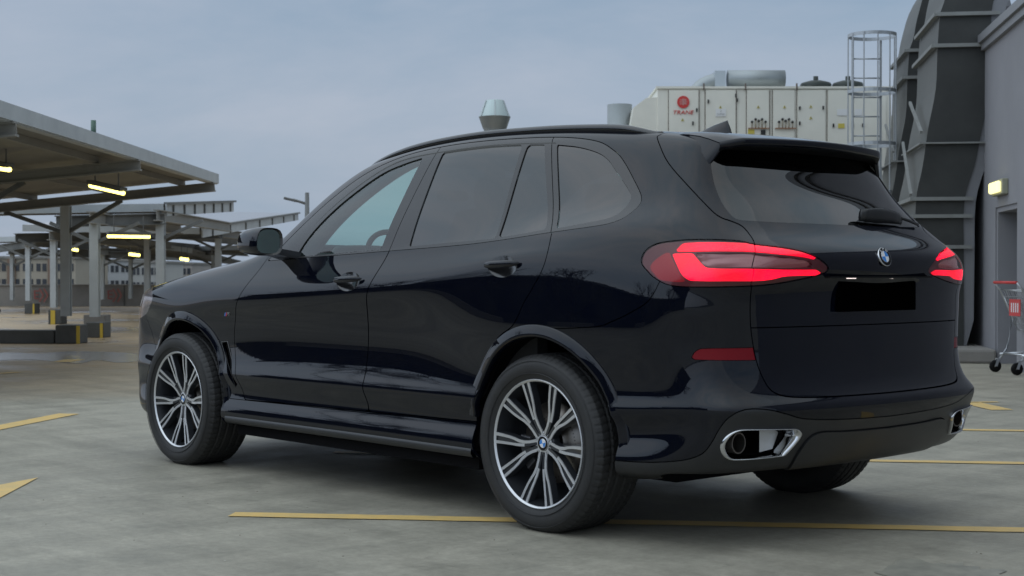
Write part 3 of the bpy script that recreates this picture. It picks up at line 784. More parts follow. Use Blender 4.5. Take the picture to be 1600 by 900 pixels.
st = MB(); cushion(st, (.32,0,.83),.52,1.34,.18); cushion(st,(.08,0,1.08),.16,1.34,.56,-.3)
so = st.build('rear_bench', M_SEAT, CAR)
for y in (-.45,0,.45):
    st = MB(); cushion(st, (-.02,y,1.38),.10,.25,.13,-.1); st.build('headrest', M_SEAT, so)
st = MB(); st.box((1.92,-.74,.75),(2.28,.74,1.10)); cushion(st,(2.10,0,1.12),.50,1.46,.14); cushion(st,(2.02,.38,1.17),.16,.36,.12)
st.build('dashboard', M_INT, CAR)
for sg in (1,-1):
    st = MB()
    for x0, x1 in ((1.22,2.15),(.15,1.10)): st.box((x0,sg*.80-.03,.65),(x1,sg*.80+.03,1.155))
    st.build('door_lining', M_INT, CAR)
st = MB()
Mw = Matrix.Translation((1.72,.38,1.13))@Matrix.Rotation(-1.12,4,'Y')
ring = [Mw@Vector((.185*math.cos(t),.185*math.sin(t),0)) for t in [2*PI*k/40 for k in range(41)]]
st.tube(ring, .015, 8, caps=False); st.lathe([(.001,.02),(.06,.015),(.065,-.02)],20,M=Mw)
for t in (0, PI, 1.5*PI if False else -PI/2): st.beam(Mw@Vector((.05*math.sin(t),.05*math.cos(t),0)), Mw@Vector((.18*math.sin(t),.18*math.cos(t),0)), .03,.012)
st.tube([Mw@Vector((0,0,-.01)),Mw@Vector((0,0,-.30))],.03)
st.build('steering_wheel', M_INT, CAR)
for sg in (1,-1):
    GP = smooth_poly([(1.98,1.16),(1.915,1.25),(1.83,1.34),(1.71,1.435),(1.56,1.525),(1.405,1.592),(1.25,1.628),(1.0,1.645),(.6,1.655),(.2,1.64)], 4, False)
    st = MB(); vs = []
    for x, z in GP:
        yo_ = ysurf(x, z-.01)-.012; wd = .15 if x > 1.2 else .10
        vs += [(x, sg*yo_, z+.012), (x-.01, sg*yo_, z-.012), (x-.02, sg*(yo_-wd*.6), z-.014), (x-.01, sg*(yo_-wd), z+.004), (x+.01, sg*(yo_-wd), z+.03)]
    st.add(vs, [(i*5+k, i*5+k+1, (i+1)*5+k+1, (i+1)*5+k) for i in range(len(GP)-1) for k in range(4)], 0, True)
    st.build('pillar_lining', M_HEAD, CAR)
st = MB(); cushion(st,(1.72,0,1.50),.03,.22,.06); st.build('interior_mirror', M_INT, CAR)

# ------------------------------------------------------------------ mirrors
for sg in (1,-1):
    prof = [(1.885,.0),(1.885,.96),(1.90,1.0),(1.96,1.0),(2.03,.93),(2.09,.78),(2.125,.55),(2.14,.2)]
    K = 24; vs = []
    cy, czm = sg*1.062, 1.238
    for x, sc in prof:
        for k in range(K):
            a = 2*PI*k/K; c, s_ = math.cos(a), math.sin(a)
            n_ = 3.2; rr = (abs(c)**n_+abs(s_)**n_)**(-1/n_)
            yy = .080*c*rr; zz = .072*s_*rr
            yy *= 1-.10*(zz/.074)*(1 if yy > 0 else -.2)   # outer upper corner pulled in
            vs.append((x-.00*yy+(.04*(abs(yy)/.098) if False else 0)+.055*(1-(yy/.098))/2*0, cy+sg*yy*max(sc,.0), czm+zz*max(sc,.0)+.0))
    m_ = len(prof); fs = [(i*K+k, i*K+(k+1)%K, (i+1)*K+(k+1)%K, (i+1)*K+k) for i in range(1, m_-1) for k in range(K)]
    fs.append(tuple((m_-1)*K+k for k in range(K)))
    mb = MB(); mb.add(vs, fs, 0, True)
    mo = mb.build('door_mirror', M_PAINT, CAR)
    mb = MB(); 
    rim_ = [vs[K+k] for k in range(K)]
    inn_ = [(1.893, cy+(v[1]-cy)*.90, czm+(v[2]-czm)*.88) for v in rim_]
    back = [(1.899, p[1], p[2]) for p in inn_]
    mb.add(rim_+inn_+back, [(k,(k+1)%K,K+(k+1)%K,K+k) for k in range(K)]+[(K+k,K+(k+1)%K,2*K+(k+1)%K,2*K+k) for k in range(K)], 0, False)
    mb.build('mirror_bezel', M_GLOSS, mo)
    mb = MB(); mb.add([(1.898-.012*(p[1]-cy)*sg*0, p[1], p[2]) for p in inn_], [tuple(range(K))]); mb.build('mirror_glass', mat('mirror_glass', (.44,.53,.52), rough=.02, metal=1), mo)
    mb = MB(); mb.add([(1.90,sg*.86,1.145),(2.06,sg*.86,1.14),(2.05,sg*1.0,1.175),(1.93,sg*1.0,1.178),(1.90,sg*.86,1.185),(2.06,sg*.86,1.18),(2.05,sg*1.0,1.205),(1.93,sg*1.0,1.208)],
        [(0,1,2,3),(4,5,6,7),(0,1,5,4),(1,2,6,5),(2,3,7,6),(3,0,4,7)])
    mb.build('mirror_arm', M_GLOSS, mo)
    # sail triangle in front of the front glass
# ------------------------------------------------------------------ roof rails, fin, spoiler
RT = [(1.70,1.655),(1.60,1.676),(1.45,1.708),(1.306,1.730),(1.10,1.748),(.817,1.759),(.55,1.757),(.29,1.750),(.05,1.737),(-.106,1.724),(-.22,1.704),(-.31,1.678)]
def roofz(x, y):
    h = BVH.ray_cast(Vector((x, y+1.3e-3, 3)), Vector((0,0,-1))); return h[0].z if h[0] else 1.6
RT = smooth_poly([(a,b) for a,b in RT], 4, False)
for sg in (1,-1):
    mb = MB(); vs = []; n = len(RT)
    for i, (x, z) in enumerate(RT):
        t = i/(n-1); yc = .578-(.035*max(0,(t-.88)/.12))
        rz = roofz(x, yc); w = .015
        tt = min(1, t/.16, (1-t)/.16); tt = tt*(2-tt); z = max(rz+.005+(z-.010-rz-.005)*tt, rz+.004); 
        inset = .006
        # closed section: outer base, outer top, inner top, inner base
        sec = [(w, rz-.006),(w, z-.012),(w-.006, z-.002),(0, z),(-w+.006, z-.002),(-w, z-.012),(-w, rz-.006)]
        for a, b in sec: vs.append((x, sg*(yc+a), b))
    K = 7
    fs = [(i*K+k, i*K+(k+1)%K, (i+1)*K+(k+1)%K, (i+1)*K+k) for i in range(n-1) for k in range(K)]
    fs += [tuple(range(K)), tuple(range((n-1)*K, n*K))]
    mb.add(vs, fs, 0, True)
    mb.build('roof_rail', M_GLOSS, CAR)
mb = MB(); vs = []; N = 14
for i in range(N+1):
    t = i/N; x = -.035-.205*t; zr = roofz(x, 0)-.004
    hgt = .078*(t**.72)*(1 if t < .86 else 1-(t-.86)/.14*.96); hw = .030*math.sin(PI*min(1,t*.9+.08))**.6
    for y, q in ((-1,0),(-.6,.45),(-.18,.92),(0,1),(.18,.92),(.6,.45),(1,0)): vs.append((x+.025*t*q*0, y*hw, zr+hgt*q))
fs = [(i*7+k, i*7+k+1, (i+1)*7+k+1, (i+1)*7+k) for i in range(N) for k in range(6)]+[tuple(range(7)), tuple(range(N*7, N*7+7))]
mb.add(vs, fs, 0, True); mb.build('shark_fin_aerial', M_PAINT, CAR)
# spoiler: a wing with a top skin that continues the roof, a rear lip and a dark underside
YS = np.linspace(-.552, .552, 41); top = []
def roof_n(x, y):
    h = BVH.ray_cast(Vector((x, y, 3)), Vector((0,0,-1))); return h[0], h[1]
rows = []
for y in YS:
    ay = abs(y); e = max(0, (ay-.46)/.14)
    xf = -.372-.10*e*e; xt = -.742+.085*(ay/.6)**2+.095*e**2
    zf = roofz(xf, y)
    zt = 1.628-.014*(ay/.6)**2-.028*e**1.5
    col = []
    for t in (0,.08,.25,.5,.75,.95,1.0):
        x = xf+(xt-xf)*t; z = zf+.003+(zt-zf)*t+.010*math.sin(PI*t)
        if t == 0: z = zf+.001
        col.append((x, y, z))
    col.append((xt-.002, y, zt-.008)); col.append((xt+.004, y, zt-.027)); col.append((xt+.03, y, zt-.033))
    xg = -.560+.05*(ay/.6)**2+.05*e
    col.append((xg, y, 1.575+.0*e))
    rows.append(col)
K = len(rows[0]); mb = MB()
vs = [p for c in rows for p in c]
fs = [(i*K+k, i*K+k+1, (i+1)*K+k+1, (i+1)*K+k) for i in range(len(rows)-1) for k in range(K-1)]
mb.add(vs, fs, 0, True)
mb.add([p for p in rows[0]], [tuple(range(K))]); mb.add([p for p in rows[-1]], [tuple(range(K))])
mb.m = [1 if (j < (len(rows)-1)*(K-1) and j % (K-1) >= 8) else 0 for j in range(len(mb.f))]
sp_o = mb.build('roof_spoiler', [M_PAINT, M_SEAL], CAR)
for sg in (1,-1):
    mb = MB(); lo_ = []
    A = [rows[-1 if sg > 0 else 0][j] for j in (2,3,4,5,6,7,8)]
    vs = [(a[0], a[1], a[2]-.004) for a in A]
    te = A[-1]
    B_ = []
    for i, a in enumerate(A):
        t = i/(len(A)-1); z = 1.585-.075*t; hh = BVH.ray_cast(Vector((-3, sg*.592, z)), Vector((1,0,0)))
        B_.append((hh[0].x+.006, sg*.596, z))
    mb.add(vs+B_, [(i, i+1, 7+i+1, 7+i) for i in range(6)], 0, True)
    in_ = [(v[0]+.004, v[1]-sg*.014, v[2]) for v in vs+B_]
    mb.add(in_, [(i, i+1, 7+i+1, 7+i) for i in range(6)], 1, True)
    mb.add([vs[-1], B_[-1], in_[13], in_[6]], [(0,1,2,3)], 0)
    mb.build('air_blade', [M_PAINT, M_SEAL], CAR, recalc=False)
# ------------------------------------------------------------------ rear details
def on_rear(y, z, d=0):
    h = BVH.ray_cast(Vector((-3, y+1.3e-3, z)), Vector((1,0,0))); return h[0]+h[1]*d, h[1]
def roundel(name, M, R, parent):
    """round badge: black ring, chrome edges, blue and white quarters; M local z looks outward"""
    b = MB(); b.lathe([(R,-.004),(R,.0015),(R*.97,.003),(R*.93,.003)], 40, M=M, mi=0)
    b.lathe([(R*.93,.0030),(R*.62,.0034)], 40, M=M, mi=1, smooth=False)
    b.lathe([(R*.62,.0034),(R*.60,.0042),(R*.57,.0042)], 40, M=M, mi=0)
    for q in range(4):
        vs = [M@Vector((0,0,.0042))]+[M@Vector((R*.57*math.cos(a), R*.57*math.sin(a), .0040)) for a in [PI/2*q+PI/2*k/8 for k in range(9)]]
        b.add(vs, [tuple(range(10))], 2+(q % 2))
    # pale marks of the ring lettering, as three raised strokes groups
    return b.build(name, [M_CHROME, M_SEAL, M_WHITE, M_BLUE], parent)
p, nrm = on_rear(0, 1.143, .003)
Mr = Matrix.Translation(p)@nrm.to_track_quat('Z','Y').to_matrix().to_4x4()@Matrix.Rotation(PI/2,4,'Z')
rbadge = roundel('roundel_badge', Mr, .041, CAR)
def lettering(txt, name, material, M, size, parent, ex=.0006):
    c = bpy.data.curves.new(name, 'FONT'); c.body = txt; c.size = size; c.extrude = ex; c.align_x = 'CENTER'; c.align_y = 'CENTER'
    o = bpy.data.objects.new(name, c); COL.objects.link(o)
    dg = bpy.context.evaluated_depsgraph_get(); me = bpy.data.meshes.new_from_object(o.evaluated_get(dg))
    bpy.data.objects.remove(o); me.transform(M)
    return link(name, me, material, parent)
for ch, an in (('B',38),('M',0),('W',-38)):
    a = math.radians(90+an)
    # up direction on the badge plane
    up = (Mr.to_3x3()@Vector((0,0,1)))
    n3 = nrm.normalized(); upv = (Vector((0,0,1))-n3*n3.z).normalized(); rt = upv.cross(n3).normalized()
    dirv = rt*math.cos(a)+upv*math.sin(a); tang = dirv.cross(n3).normalized()
    Mx = Matrix((( tang.x, dirv.x, n3.x, 0),(tang.y, dirv.y, n3.y, 0),(tang.z, dirv.z, n3.z, 0),(0,0,0,1)))
    lettering(ch, 'badge_letter', M_WHITE, Matrix.Translation(p+dirv*.0315+n3*.0036)@Mx, .015, rbadge, .0003)
# plate area
pl = MB(); zt, zb = 1.043, .923
def rp(y, z, d): h, nn = on_rear(y, z, d); return h
vs = []; N = 12
for i in range(N+1):
    y = .268-.536*i/N
    for z, d in ((zb,.006),(zt,.006)): 
        q = rp(y, z, 0); vs.append((-1.008 if True else q.x, y, z))
pl.box((-1.012,-.268,zb),(-.99,.268,zt)); pl.build('number_plate', M_PLATE, CAR, bevel=.002)
pl = MB(); 
for i, y in enumerate((.20,-.06)):
    pl2 = MB(); pl2.box((-1.019,y-.03,1.055),(-1.00,y+.03,1.062)); pl2.build('plate_lamp', M_WHITEL, CAR)
pl = MB(); pl.box((-1.032,-.36,1.058),(-.985,.36,1.064)); pl.build('handle_ledge', M_SEAL, CAR)
# rear wiper
wp = MB()
def wpt(y, z, d): h, nn = on_rear(y, z, d); return h
hs = []
for i in range(9):
    t = i/8; y = -.075-.33*t; zc = 1.306+.020*t*0-.010*t
    a = wpt(y, zc, .0); nn = on_rear(y, zc)[1]
    hh = .034*(1-.55*abs(t-.35)); dd = .045*(math.sin(PI*(.12+.83*t))**.5)
    for k in range(8):
        an = 2*PI*k/8
        hs.append(a+nn*(dd*.5+.008+dd*.5*math.cos(an))+Vector((0,0,1))*hh*.9*math.sin(an))
wp.add(hs, [(i*8+k, i*8+(k+1)%8, (i+1)*8+(k+1)%8, (i+1)*8+k) for i in range(8) for k in range(8)]+[tuple(range(8)), tuple(range(64,72))], 0, True)
wo = wp.build('rear_wiper', M_PLAST, CAR)
wp = MB(); wp.tube([wpt(-.38,1.300,.028), wpt(-.47,1.293,.022), wpt(-.57,1.284,.014)], .007, 6); wp.build('wiper_arm', M_PLAST, wo)
# side badge on the front wing (three colour bars and a silver letter)
for sg in (1,-1):
    for k, (c_, w) in enumerate((((.05,.30,.75),.004),((.03,.05,.30),.004),((.7,.03,.05),.004))):
        x = 2.515-.006*k; q = ysurf(x,.857)
        g = MB(); g.add([(x, sg*(q+.0025), .845),(x-w, sg*(q+.0025), .845),(x-w-.008, sg*(q+.0025), .869),(x-.008, sg*(q+.0025), .869),
                         (x, sg*(q-.002), .845),(x-w, sg*(q-.002), .845),(x-w-.008, sg*(q-.002), .869),(x-.008, sg*(q-.002), .869)], [(0,1,2,3),(0,1,5,4),(1,2,6,5),(2,3,7,6),(3,0,4,7)])
        if k == 0: bd = g.build('wing_badge', mat('badge_stripe', c_, .3), CAR)
        else: g.build('badge_stripe', mat('badge_stripe', c_, .3), bd)
    x = 2.478; q = ysurf(x, .857)
    Mt = Matrix(((-sg,-.25,0,x),(0,0,sg,sg*(q+.0025)),(0,1,0,.857),(0,0,0,1)))
    lettering('M', 'badge_letter', M_CHROME, Mt, .032, bd, .001)
    # rim of the side vent
    pv = [(2.592,.700),(2.525,.706),(2.40,.478),(2.432,.464)]
    g = MB(); g.tube([(x, sg*(ysurf(x,z)+.000), z) for x, z in pv+[pv[0]]], .0028, 6, caps=False); g.build('vent_rim', M_GLOSS, CAR)
# cladding along the sill bottom
for sg in (1,-1):
    g = MB(); vs = []
    xs_ = np.linspace(2.50,.44,30)
    for x in xs_:
        yv = ysurf(x,.335)
        for y, z in ((yv-.05,.262),(yv-.008,.268),(yv+.003,.285),(yv+.001,.305),(yv-.01,.31)): vs.append((x, sg*y, z))
    g.add(vs, [(i*5+k,i*5+k+1,(i+1)*5+k+1,(i+1)*5+k) for i in range(29) for k in range(4)], 0, True); g.build('sill_cladding', M_PLAST, CAR)

# ------------------------------------------------------------------ wheels (local z = outward)
def build_wheel(width, steer=0):
    root = None
    # tyre
    R = .3765; hw = width/2
    prof = [(.255,-hw+.03),(.275,-hw+.012),(.30,-hw+.002),(.33,-hw-.002),(.352,-hw+.008),(.366,-hw+.026)]
    tread = []
    nseg = 22; z0, z1 = -hw+.030, hw-.030
    gro = [-.068,-.024,.024,.068]
    for i in range(nseg*3+1):
        z = z0+(z1-z0)*i/(nseg*3); r = R-.008*(abs(z)/hw)**4-.002*(abs(z)/hw)**2
        for g in gro:
            if abs(z-g) < .0048: r -= .008
        tread.append((r, z))
    prof += tread+[(.3685,hw-.026),(.3635,hw-.018),(.354,hw-.008),(.344,hw-.001),(.330,hw+.003),(.312,hw+.003),(.296,hw-.001),(.284,hw-.006),(.276,hw-.012),(.270,hw-.014),(.262,hw-.022),(.255,hw-.04)]
    n = 432; t = MB(); vs = []; m = len(prof)
    for i, (r, z) in enumerate(prof):
        for k in range(n):
            rr = r; j = (k+int(3*abs(z)/hw)) % 6
            if r > .345 and j == 0 and abs(z) > .050 and (abs(z) < hw-.012): rr -= .0045
            elif r > .37 and j == 3 and .028 < abs(z) <= .050: rr -= .003
            a = 2*PI*k/n; vs.append((rr*math.cos(a), rr*math.sin(a), z))
    # raised sidewall rings and a band of marking strokes
    fs = [(i*n+k, i*n+(k+1)%n, (i+1)*n+(k+1)%n, (i+1)*n+k) for i in range(m-1) for k in range(n)]
    t.add(vs, fs, 0, True)
    tyre = t.build('tyre', M_TYRE, None, recalc=True)
    g = MB()
    for r_ in (.3465,.2955): g.lathe([(r_+.0015,hw+.0005),(r_,hw+.0045 if r_<.34 else hw+.0028),(r_-.0015,hw+.0005)], 96)
    g.build('sidewall_ring', M_TYRE, tyre)
    # rim barrel + lip
    lip = hw-.012
    b = MB(); b.lathe([(.2705,lip-.008),(.2715,lip+.001),(.268,lip+.003)], 96, mi=1)
    b.lathe([(.268,lip+.003),(.2625,lip+.0005),(.2600,lip-.004)], 96, mi=1)
    b.lathe([(.2600,lip-.004),(.256,lip-.02),(.247,lip-.05),(.240,lip-.09),(.236,lip-.20),(.05,lip-.21)], 96, mi=0)
    rim = b.build('rim', [M_RIMDK, M_ALLOY], None, recalc=False)
    # spokes
    PATH = [(.030,.0125,-.036),(.050,.0140,-.034),(.075,.0155,-.031),(.105,.0205,-.027),(.135,.0300,-.023),(.160,.0420,-.019),(.185,.0530,-.014),(.215,.0645,-.009),(.240,.0735,-.005),(.2615,.0810,-.001)]
    WID =  [.0125,.013,.0125,.0132,.0155,.0185,.0207,.0225,.0240,.0256]
    SLOT = [0,0,0,.0,.002,.0065,.0085,.0095,.0100,.0105]
    for q in range(5):
        a0 = math.radians(90+72*q)
        for s_ in (1,-1):
            sp = MB(); vs = []; K = 8
            for i, (x, yy, h) in enumerate(PATH):
                nx = PATH[min(i+1,len(PATH)-1)]; pv = PATH[max(i-1,0)]
                tx, ty = nx[0]-pv[0], (nx[1]-pv[1]); l = math.hypot(tx,ty); nxv, nyv = -ty/l, tx/l
                w = WID[i]; sl = SLOT[i]; H = lip+h
                bw = w*(.42 if i > 3 else .6); 
                # across: dark flank bottom, top edge, bright strip, slot, bright strip, top edge, flank
                offs = [(-w-.004, H-.035),(-w, H-.004),(-w+bw*.12, H),(-sl, H-.0005),(-sl+.0005 if sl else 0, H-(.007 if sl else .0006)),(sl-.0005 if sl else 0, H-(.007 if sl else .0006)),(sl, H-.0005),(w-bw*.12, H),(w, H-.004),(w+.004, H-.035)]
                K = len(offs)
                for o_, z in offs:
                    X = x+nxv*o_; Y = (yy+nyv*o_)*s_
                    vs.append((X*math.cos(a0)-Y*math.sin(a0), X*math.sin(a0)+Y*math.cos(a0), z))
            fs = []; mi = []
            for i in range(len(PATH)-1):
                for k in range(K-1):
                    fs.append((i*K+k, i*K+k+1, (i+1)*K+k+1, (i+1)*K+k))
                    bright = k in (6,7) or (k in (1,2) and i >= 3)
                    if i >= 4 and k in (6,) : bright = True
                    mi.append(1 if bright else 0)
            b0 = len(sp.v); sp.v += vs; sp.f += [list(f) for f in fs]; sp.m += mi; sp.sm += [False]*len(fs)
            # dark bevel facet beside the bright face on the inner side
            sp.build('spoke', [M_RIMDK, M_ALLOY], rim)
    h = MB(); h.lathe([(.062,lip-.075),(.058,lip-.045),(.050,lip-.038)], 40, mi=0); h.lathe([(.050,lip-.038),(.046,lip-.036),(.033,lip-.0355)], 40, mi=1)
    h.lathe([(.033,lip-.0355),(.031,lip-.034)], 40, mi=0)
    for q in range(5):
        a = math.radians(90+36+72*q); h.lathe([(.007,lip-.034),(.007,lip-.045)],10,M=Matrix.Translation((.047*math.cos(a),.047*math.sin(a),0)),mi=0)
    h.build('hub', [M_RIMDK, M_ALLOY], rim)
    roundel('centre_cap', Matrix.Translation((0,0,lip-.036))@Matrix.Rotation(.35,4,'Z'), .0315, rim)
    d = MB(); d.lathe([(.07,lip-.085),(.09,lip-.095),(.172,lip-.095),(.172,lip-.125),(.09,lip-.125)], 64)
    for k in range(60):
        a = k*2.399; r = .10+.065*((k*0.618)%1); d.disc(.0028,6,M=Matrix.Translation((r*math.cos(a),r*math.sin(a),lip-.0945)),mi=1)
    d.build('brake_disc', [M_STEEL, M_SEAL], rim)
    return tyre, rim
def caliper(rim_parent, lip, ang):
    c = MB(); vs = []
    N = 8
    for i in range(N+1):
        a = ang-.42+.84*i/N
        for r, z in ((.125,lip-.075),(.185,lip-.075),(.192,lip-.09),(.192,lip-.14),(.125,lip-.14)): vs.append((r*math.cos(a), r*math.sin(a), z))
    c.add(vs, [(i*5+k, i*5+(k+1)%5, (i+1)*5+(k+1)%5, (i+1)*5+k) for i in range(N) for k in range(5)]+[tuple(range(5)), tuple(range(N*5,N*5+5))])
    return c.build('brake_caliper', mat('caliper_grey', (.10,.10,.11), .4, .3), rim_parent, bevel=.004)
ty0, rm0 = build_wheel(.285); caliper(rm0, .13, .35)
ty0.parent = None
def place_wheel(x, sg, yc, spin, steer=0, first=False):
    root = empty('wheel', (x, sg*yc, .3655)); root.parent = CAR; CH.setdefault(CAR.name, []).append(root)
    R_ = Matrix.Rotation(steer,4,'Z')@(Matrix.Rotation(-PI/2,4,'X') if sg > 0 else Matrix.Rotation(PI/2,4,'X'))@Matrix.Rotation(spin,4,'Z')
    root.rotation_euler = R_.to_euler()
    for o in (ty0, rm0):
        if first: o.parent = root; CH.setdefault(root.name, []).append(o)
        else: CH.setdefault(root.name, []).append(copy_tree(o, root))
    return root
place_wheel(0, 1, .842, math.radians(-2), first=True)
place_wheel(2.975, 1, .842, math.radians(4), steer=.0)
place_wheel(0, -1, .842, 1.0); place_wheel(2.975, -1, .842, .3, steer=.0)
# ------------------------------------------------------------------ environment materials
def deck_mat():
    m = bpy.data.materials.new('power_floated_concrete'); m.use_nodes = True; nt = m.node_tree; b = nt.nodes['Principled BSDF']
    N = nt.nodes.new; Lk = nt.links.new
    tc = N('ShaderNodeTexCoord')
    def noise(scale, detail=8, rough=.6, vec=None, dist=0):
        n = N('ShaderNodeTexNoise'); n.inputs['Scale'].default_value = scale; n.inputs['Detail'].default_value = detail
        n.inputs['Roughness'].default_value = rough; n.inputs['Distortion'].default_value = dist
        Lk(vec or tc.outputs['Object'], n.inputs['Vector']); return n
    def ramp(src, p0, c0, p1, c1):
        r = N('ShaderNodeValToRGB'); r.color_ramp.elements[0].position = p0; r.color_ramp.elements[1].position = p1
        r.color_ramp.elements[0].color = (*c0,1); r.color_ramp.elements[1].color = (*c1,1); Lk(src, r.inputs[0]); return r
    def mix(f, a, c, t='MIX'):
        x = N('ShaderNodeMixRGB'); x.blend_type = t
        if isinstance(f, float): x.inputs[0].default_value = f
        else: Lk(f, x.inputs[0])
        for i, s_ in ((1,a),(2,c)):
            if isinstance(s_, tuple): x.inputs[i].default_value = (*s_,1)
            else: Lk(s_, x.inputs[i])
        return x
    mp = N('ShaderNodeMapping'); mp.inputs['Rotation'].default_value = (0,0,math.radians(48)); mp.inputs['Scale'].default_value = (2.4,.28,1)
    Lk(tc.outputs['Object'], mp.inputs[0])
    mp2 = N('ShaderNodeMapping'); mp2.inputs['Rotation'].default_value = (0,0,math.radians(-25)); mp2.inputs['Scale'].default_value = (.5,3.0,1)
    Lk(tc.outputs['Object'], mp2.inputs[0])
    big = noise(.22, 5, .55); mid = noise(2.6, 10, .72, dist=.5); fine = noise(24, 10, .8); streak = noise(1.6, 7, .62, mp.outputs[0], .3); st2 = noise(1.4, 6, .6, mp2.outputs[0], .5)
    c = ramp(big.outputs['Fac'], .35, (.315,.293,.240), .65, (.372,.348,.288))
    c = mix(.8, c.outputs[0], ramp(streak.outputs['Fac'], .30, (.78,.79,.79), .70, (1.12,1.12,1.12)).outputs[0], 'MULTIPLY')
    c = mix(.7, c.outputs[0], ramp(st2.outputs['Fac'], .32, (.80,.80,.80), .66, (1.10,1.10,1.10)).outputs[0], 'MULTIPLY')
    c = mix(.75, c.outputs[0], ramp(mid.outputs['Fac'], .34, (.78,.79,.78), .64, (1.13,1.13,1.12)).outputs[0], 'MULTIPLY')
    c = mix(.6, c.outputs[0], ramp(fine.outputs['Fac'], .32, (.64,.64,.64), .68, (1.24,1.24,1.24)).outputs[0], 'MULTIPLY')
    # scattered small dark spots and pale chips
    vo = N('ShaderNodeTexVoronoi'); vo.inputs['Scale'].default_value = 2.6; vo.inputs['Randomness'].default_value = 1
    Lk(tc.outputs['Object'], vo.inputs['Vector'])
    spot = ramp(vo.outputs['Distance'], .006, (.5,.5,.5), .015, (1,1,1))
    c = mix(1.0, c.outputs[0], spot.outputs[0], 'MULTIPLY')
    vo2 = N('ShaderNodeTexVoronoi'); vo2.inputs['Scale'].default_value = 4.1; Lk(tc.outputs['Object'], vo2.inputs['Vector'])
    chip = ramp(vo2.outputs['Distance'], .012, (.25,.25,.24), .022, (0,0,0))
    c = mix(1.0, c.outputs[0], chip.outputs[0], 'ADD')
    drip = ramp(noise(5.5, 3, .5, dist=.2).outputs['Fac'], .70, (1,1,1), .76, (.80,.80,.79))
    c = mix(1.0, c.outputs[0], drip.outputs[0], 'MULTIPLY')
    # tan, damp zone far out
    geo = N('ShaderNodeSeparateXYZ')
    rot = N('ShaderNodeMapping'); rot.inputs['Rotation'].default_value = (0,0,-YAW); Lk(tc.outputs['Object'], rot.inputs[0]); Lk(rot.outputs[0], geo.inputs[0])
    wob = noise(.35, 4, .6)
    ad = N('ShaderNodeMath'); ad.operation = 'MULTIPLY_ADD'; ad.inputs[1].default_value = 7.0; Lk(wob.outputs['Fac'], ad.inputs[0]); Lk(geo.outputs['X'], ad.inputs[2])
    dist0 = (CAMP.x*math.cos(YAW)+CAMP.y*math.sin(YAW))
    mr = N('ShaderNodeMapRange'); mr.inputs[1].default_value = dist0+15.5; mr.inputs[2].default_value = dist0+22.5; Lk(ad.outputs[0], mr.inputs[0])
    # the right-hand side of the deck stays grey
    mr2 = N('ShaderNodeMapRange'); lat0 = -CAMP.x*math.sin(YAW)+CAMP.y*math.cos(YAW)
    mr2.inputs[1].default_value = lat0-6; mr2.inputs[2].default_value = lat0+1; Lk(geo.outputs['Y'], mr2.inputs[0])
    mm = N('ShaderNodeMath'); mm.operation = 'MULTIPLY'; Lk(mr.outputs[0], mm.inputs[0]); Lk(mr2.outputs[0], mm.inputs[1])
    tan = mix(1.0, c.outputs[0], (1.28,1.02,.78), 'MULTIPLY')
    c = mix(mm.outputs[0], c.outputs[0], tan.outputs[0])
    # damp patches
    wet = ramp(noise(.42, 6, .6, dist=.6).outputs['Fac'], .50, (0,0,0), .60, (1,1,1))
    wm = N('ShaderNodeMath'); wm.operation = 'MULTIPLY'; Lk(wet.outputs[0], wm.inputs[0]); Lk(mm.outputs[0], wm.inputs[1])
    c = mix(wm.outputs[0], c.outputs[0], mix(1.0, c.outputs[0], (.62,.60,.58), 'MULTIPLY').outputs[0])
    Lk(c.outputs[0], b.inputs['Base Color'])
    r0 = N('ShaderNodeMapRange'); r0.inputs[1].default_value = .3; r0.inputs[2].default_value = .7; r0.inputs[3].default_value = .42; r0.inputs[4].default_value = .66
    Lk(mid.outputs['Fac'], r0.inputs[0])
    rw_ = N('ShaderNodeMixRGB'); Lk(wm.outputs[0], rw_.inputs[0]); Lk(r0.outputs[0], rw_.inputs[1]); rw_.inputs[2].default_value = (.22,.22,.22,1)
    Lk(rw_.outputs[0], b.inputs['Roughness'])
    b.inputs['Specular IOR Level'].default_value = .28
    bp = N('ShaderNodeBump'); bp.inputs['Strength'].default_value = .25; bp.inputs['Distance'].default_value = .004
    nb = noise(90, 4, .7); Lk(nb.outputs['Fac'], bp.inputs['Height'])
    bp2 = N('ShaderNodeBump'); bp2.inputs['Strength'].default_value = .15; bp2.inputs['Distance'].default_value = .02
    Lk(mid.outputs['Fac'], bp2.inputs['Height']); Lk(bp.outputs[0], bp2.inputs['Normal']); Lk(bp2.outputs[0], b.inputs['Normal'])
    return m
M_DECK = deck_mat()
M_YEL = mat('worn_yellow_paint', (.74,.50,.17), rough=.5, noise=(9,.6,(.52,.40,.19)), bump=(80,.1))
M_GALV = mat('galvanised_steel', (.50,.53,.54), rough=.55, metal=.1, noise=(3,.6,(.36,.385,.40)))
M_GALVD = mat('weathered_dark_steel', (.18,.185,.18), rough=.6, metal=.2, noise=(2.2,.6,(.07,.07,.068)))
M_PANEL = mat('solar_panel_top', (.012,.016,.03), rough=.15, coat=.6)
M_UNDER = mat('canopy_underside', (.27,.265,.245), rough=.7, noise=(.7,.6,(.16,.155,.145)))
M_CONC = mat('concrete_wall', (.27,.255,.235), rough=.85, noise=(1.3,.7,(.17,.16,.145)), bump=(30,.3))
M_CONCD = mat('dark_painted_concrete', (.070,.072,.068), rough=.8, noise=(3,.6,(.12,.12,.115)), bump=(40,.2))
M_YSTR = mat('yellow_stripe_paint', (.60,.42,.05), rough=.55)
M_LAMP = emit('fluorescent_yellow', (1.0,.84,.20), 4.5)
M_LAMPS = emit('wall_lamp_yellow', (1.0,.93,.42), 1.6)
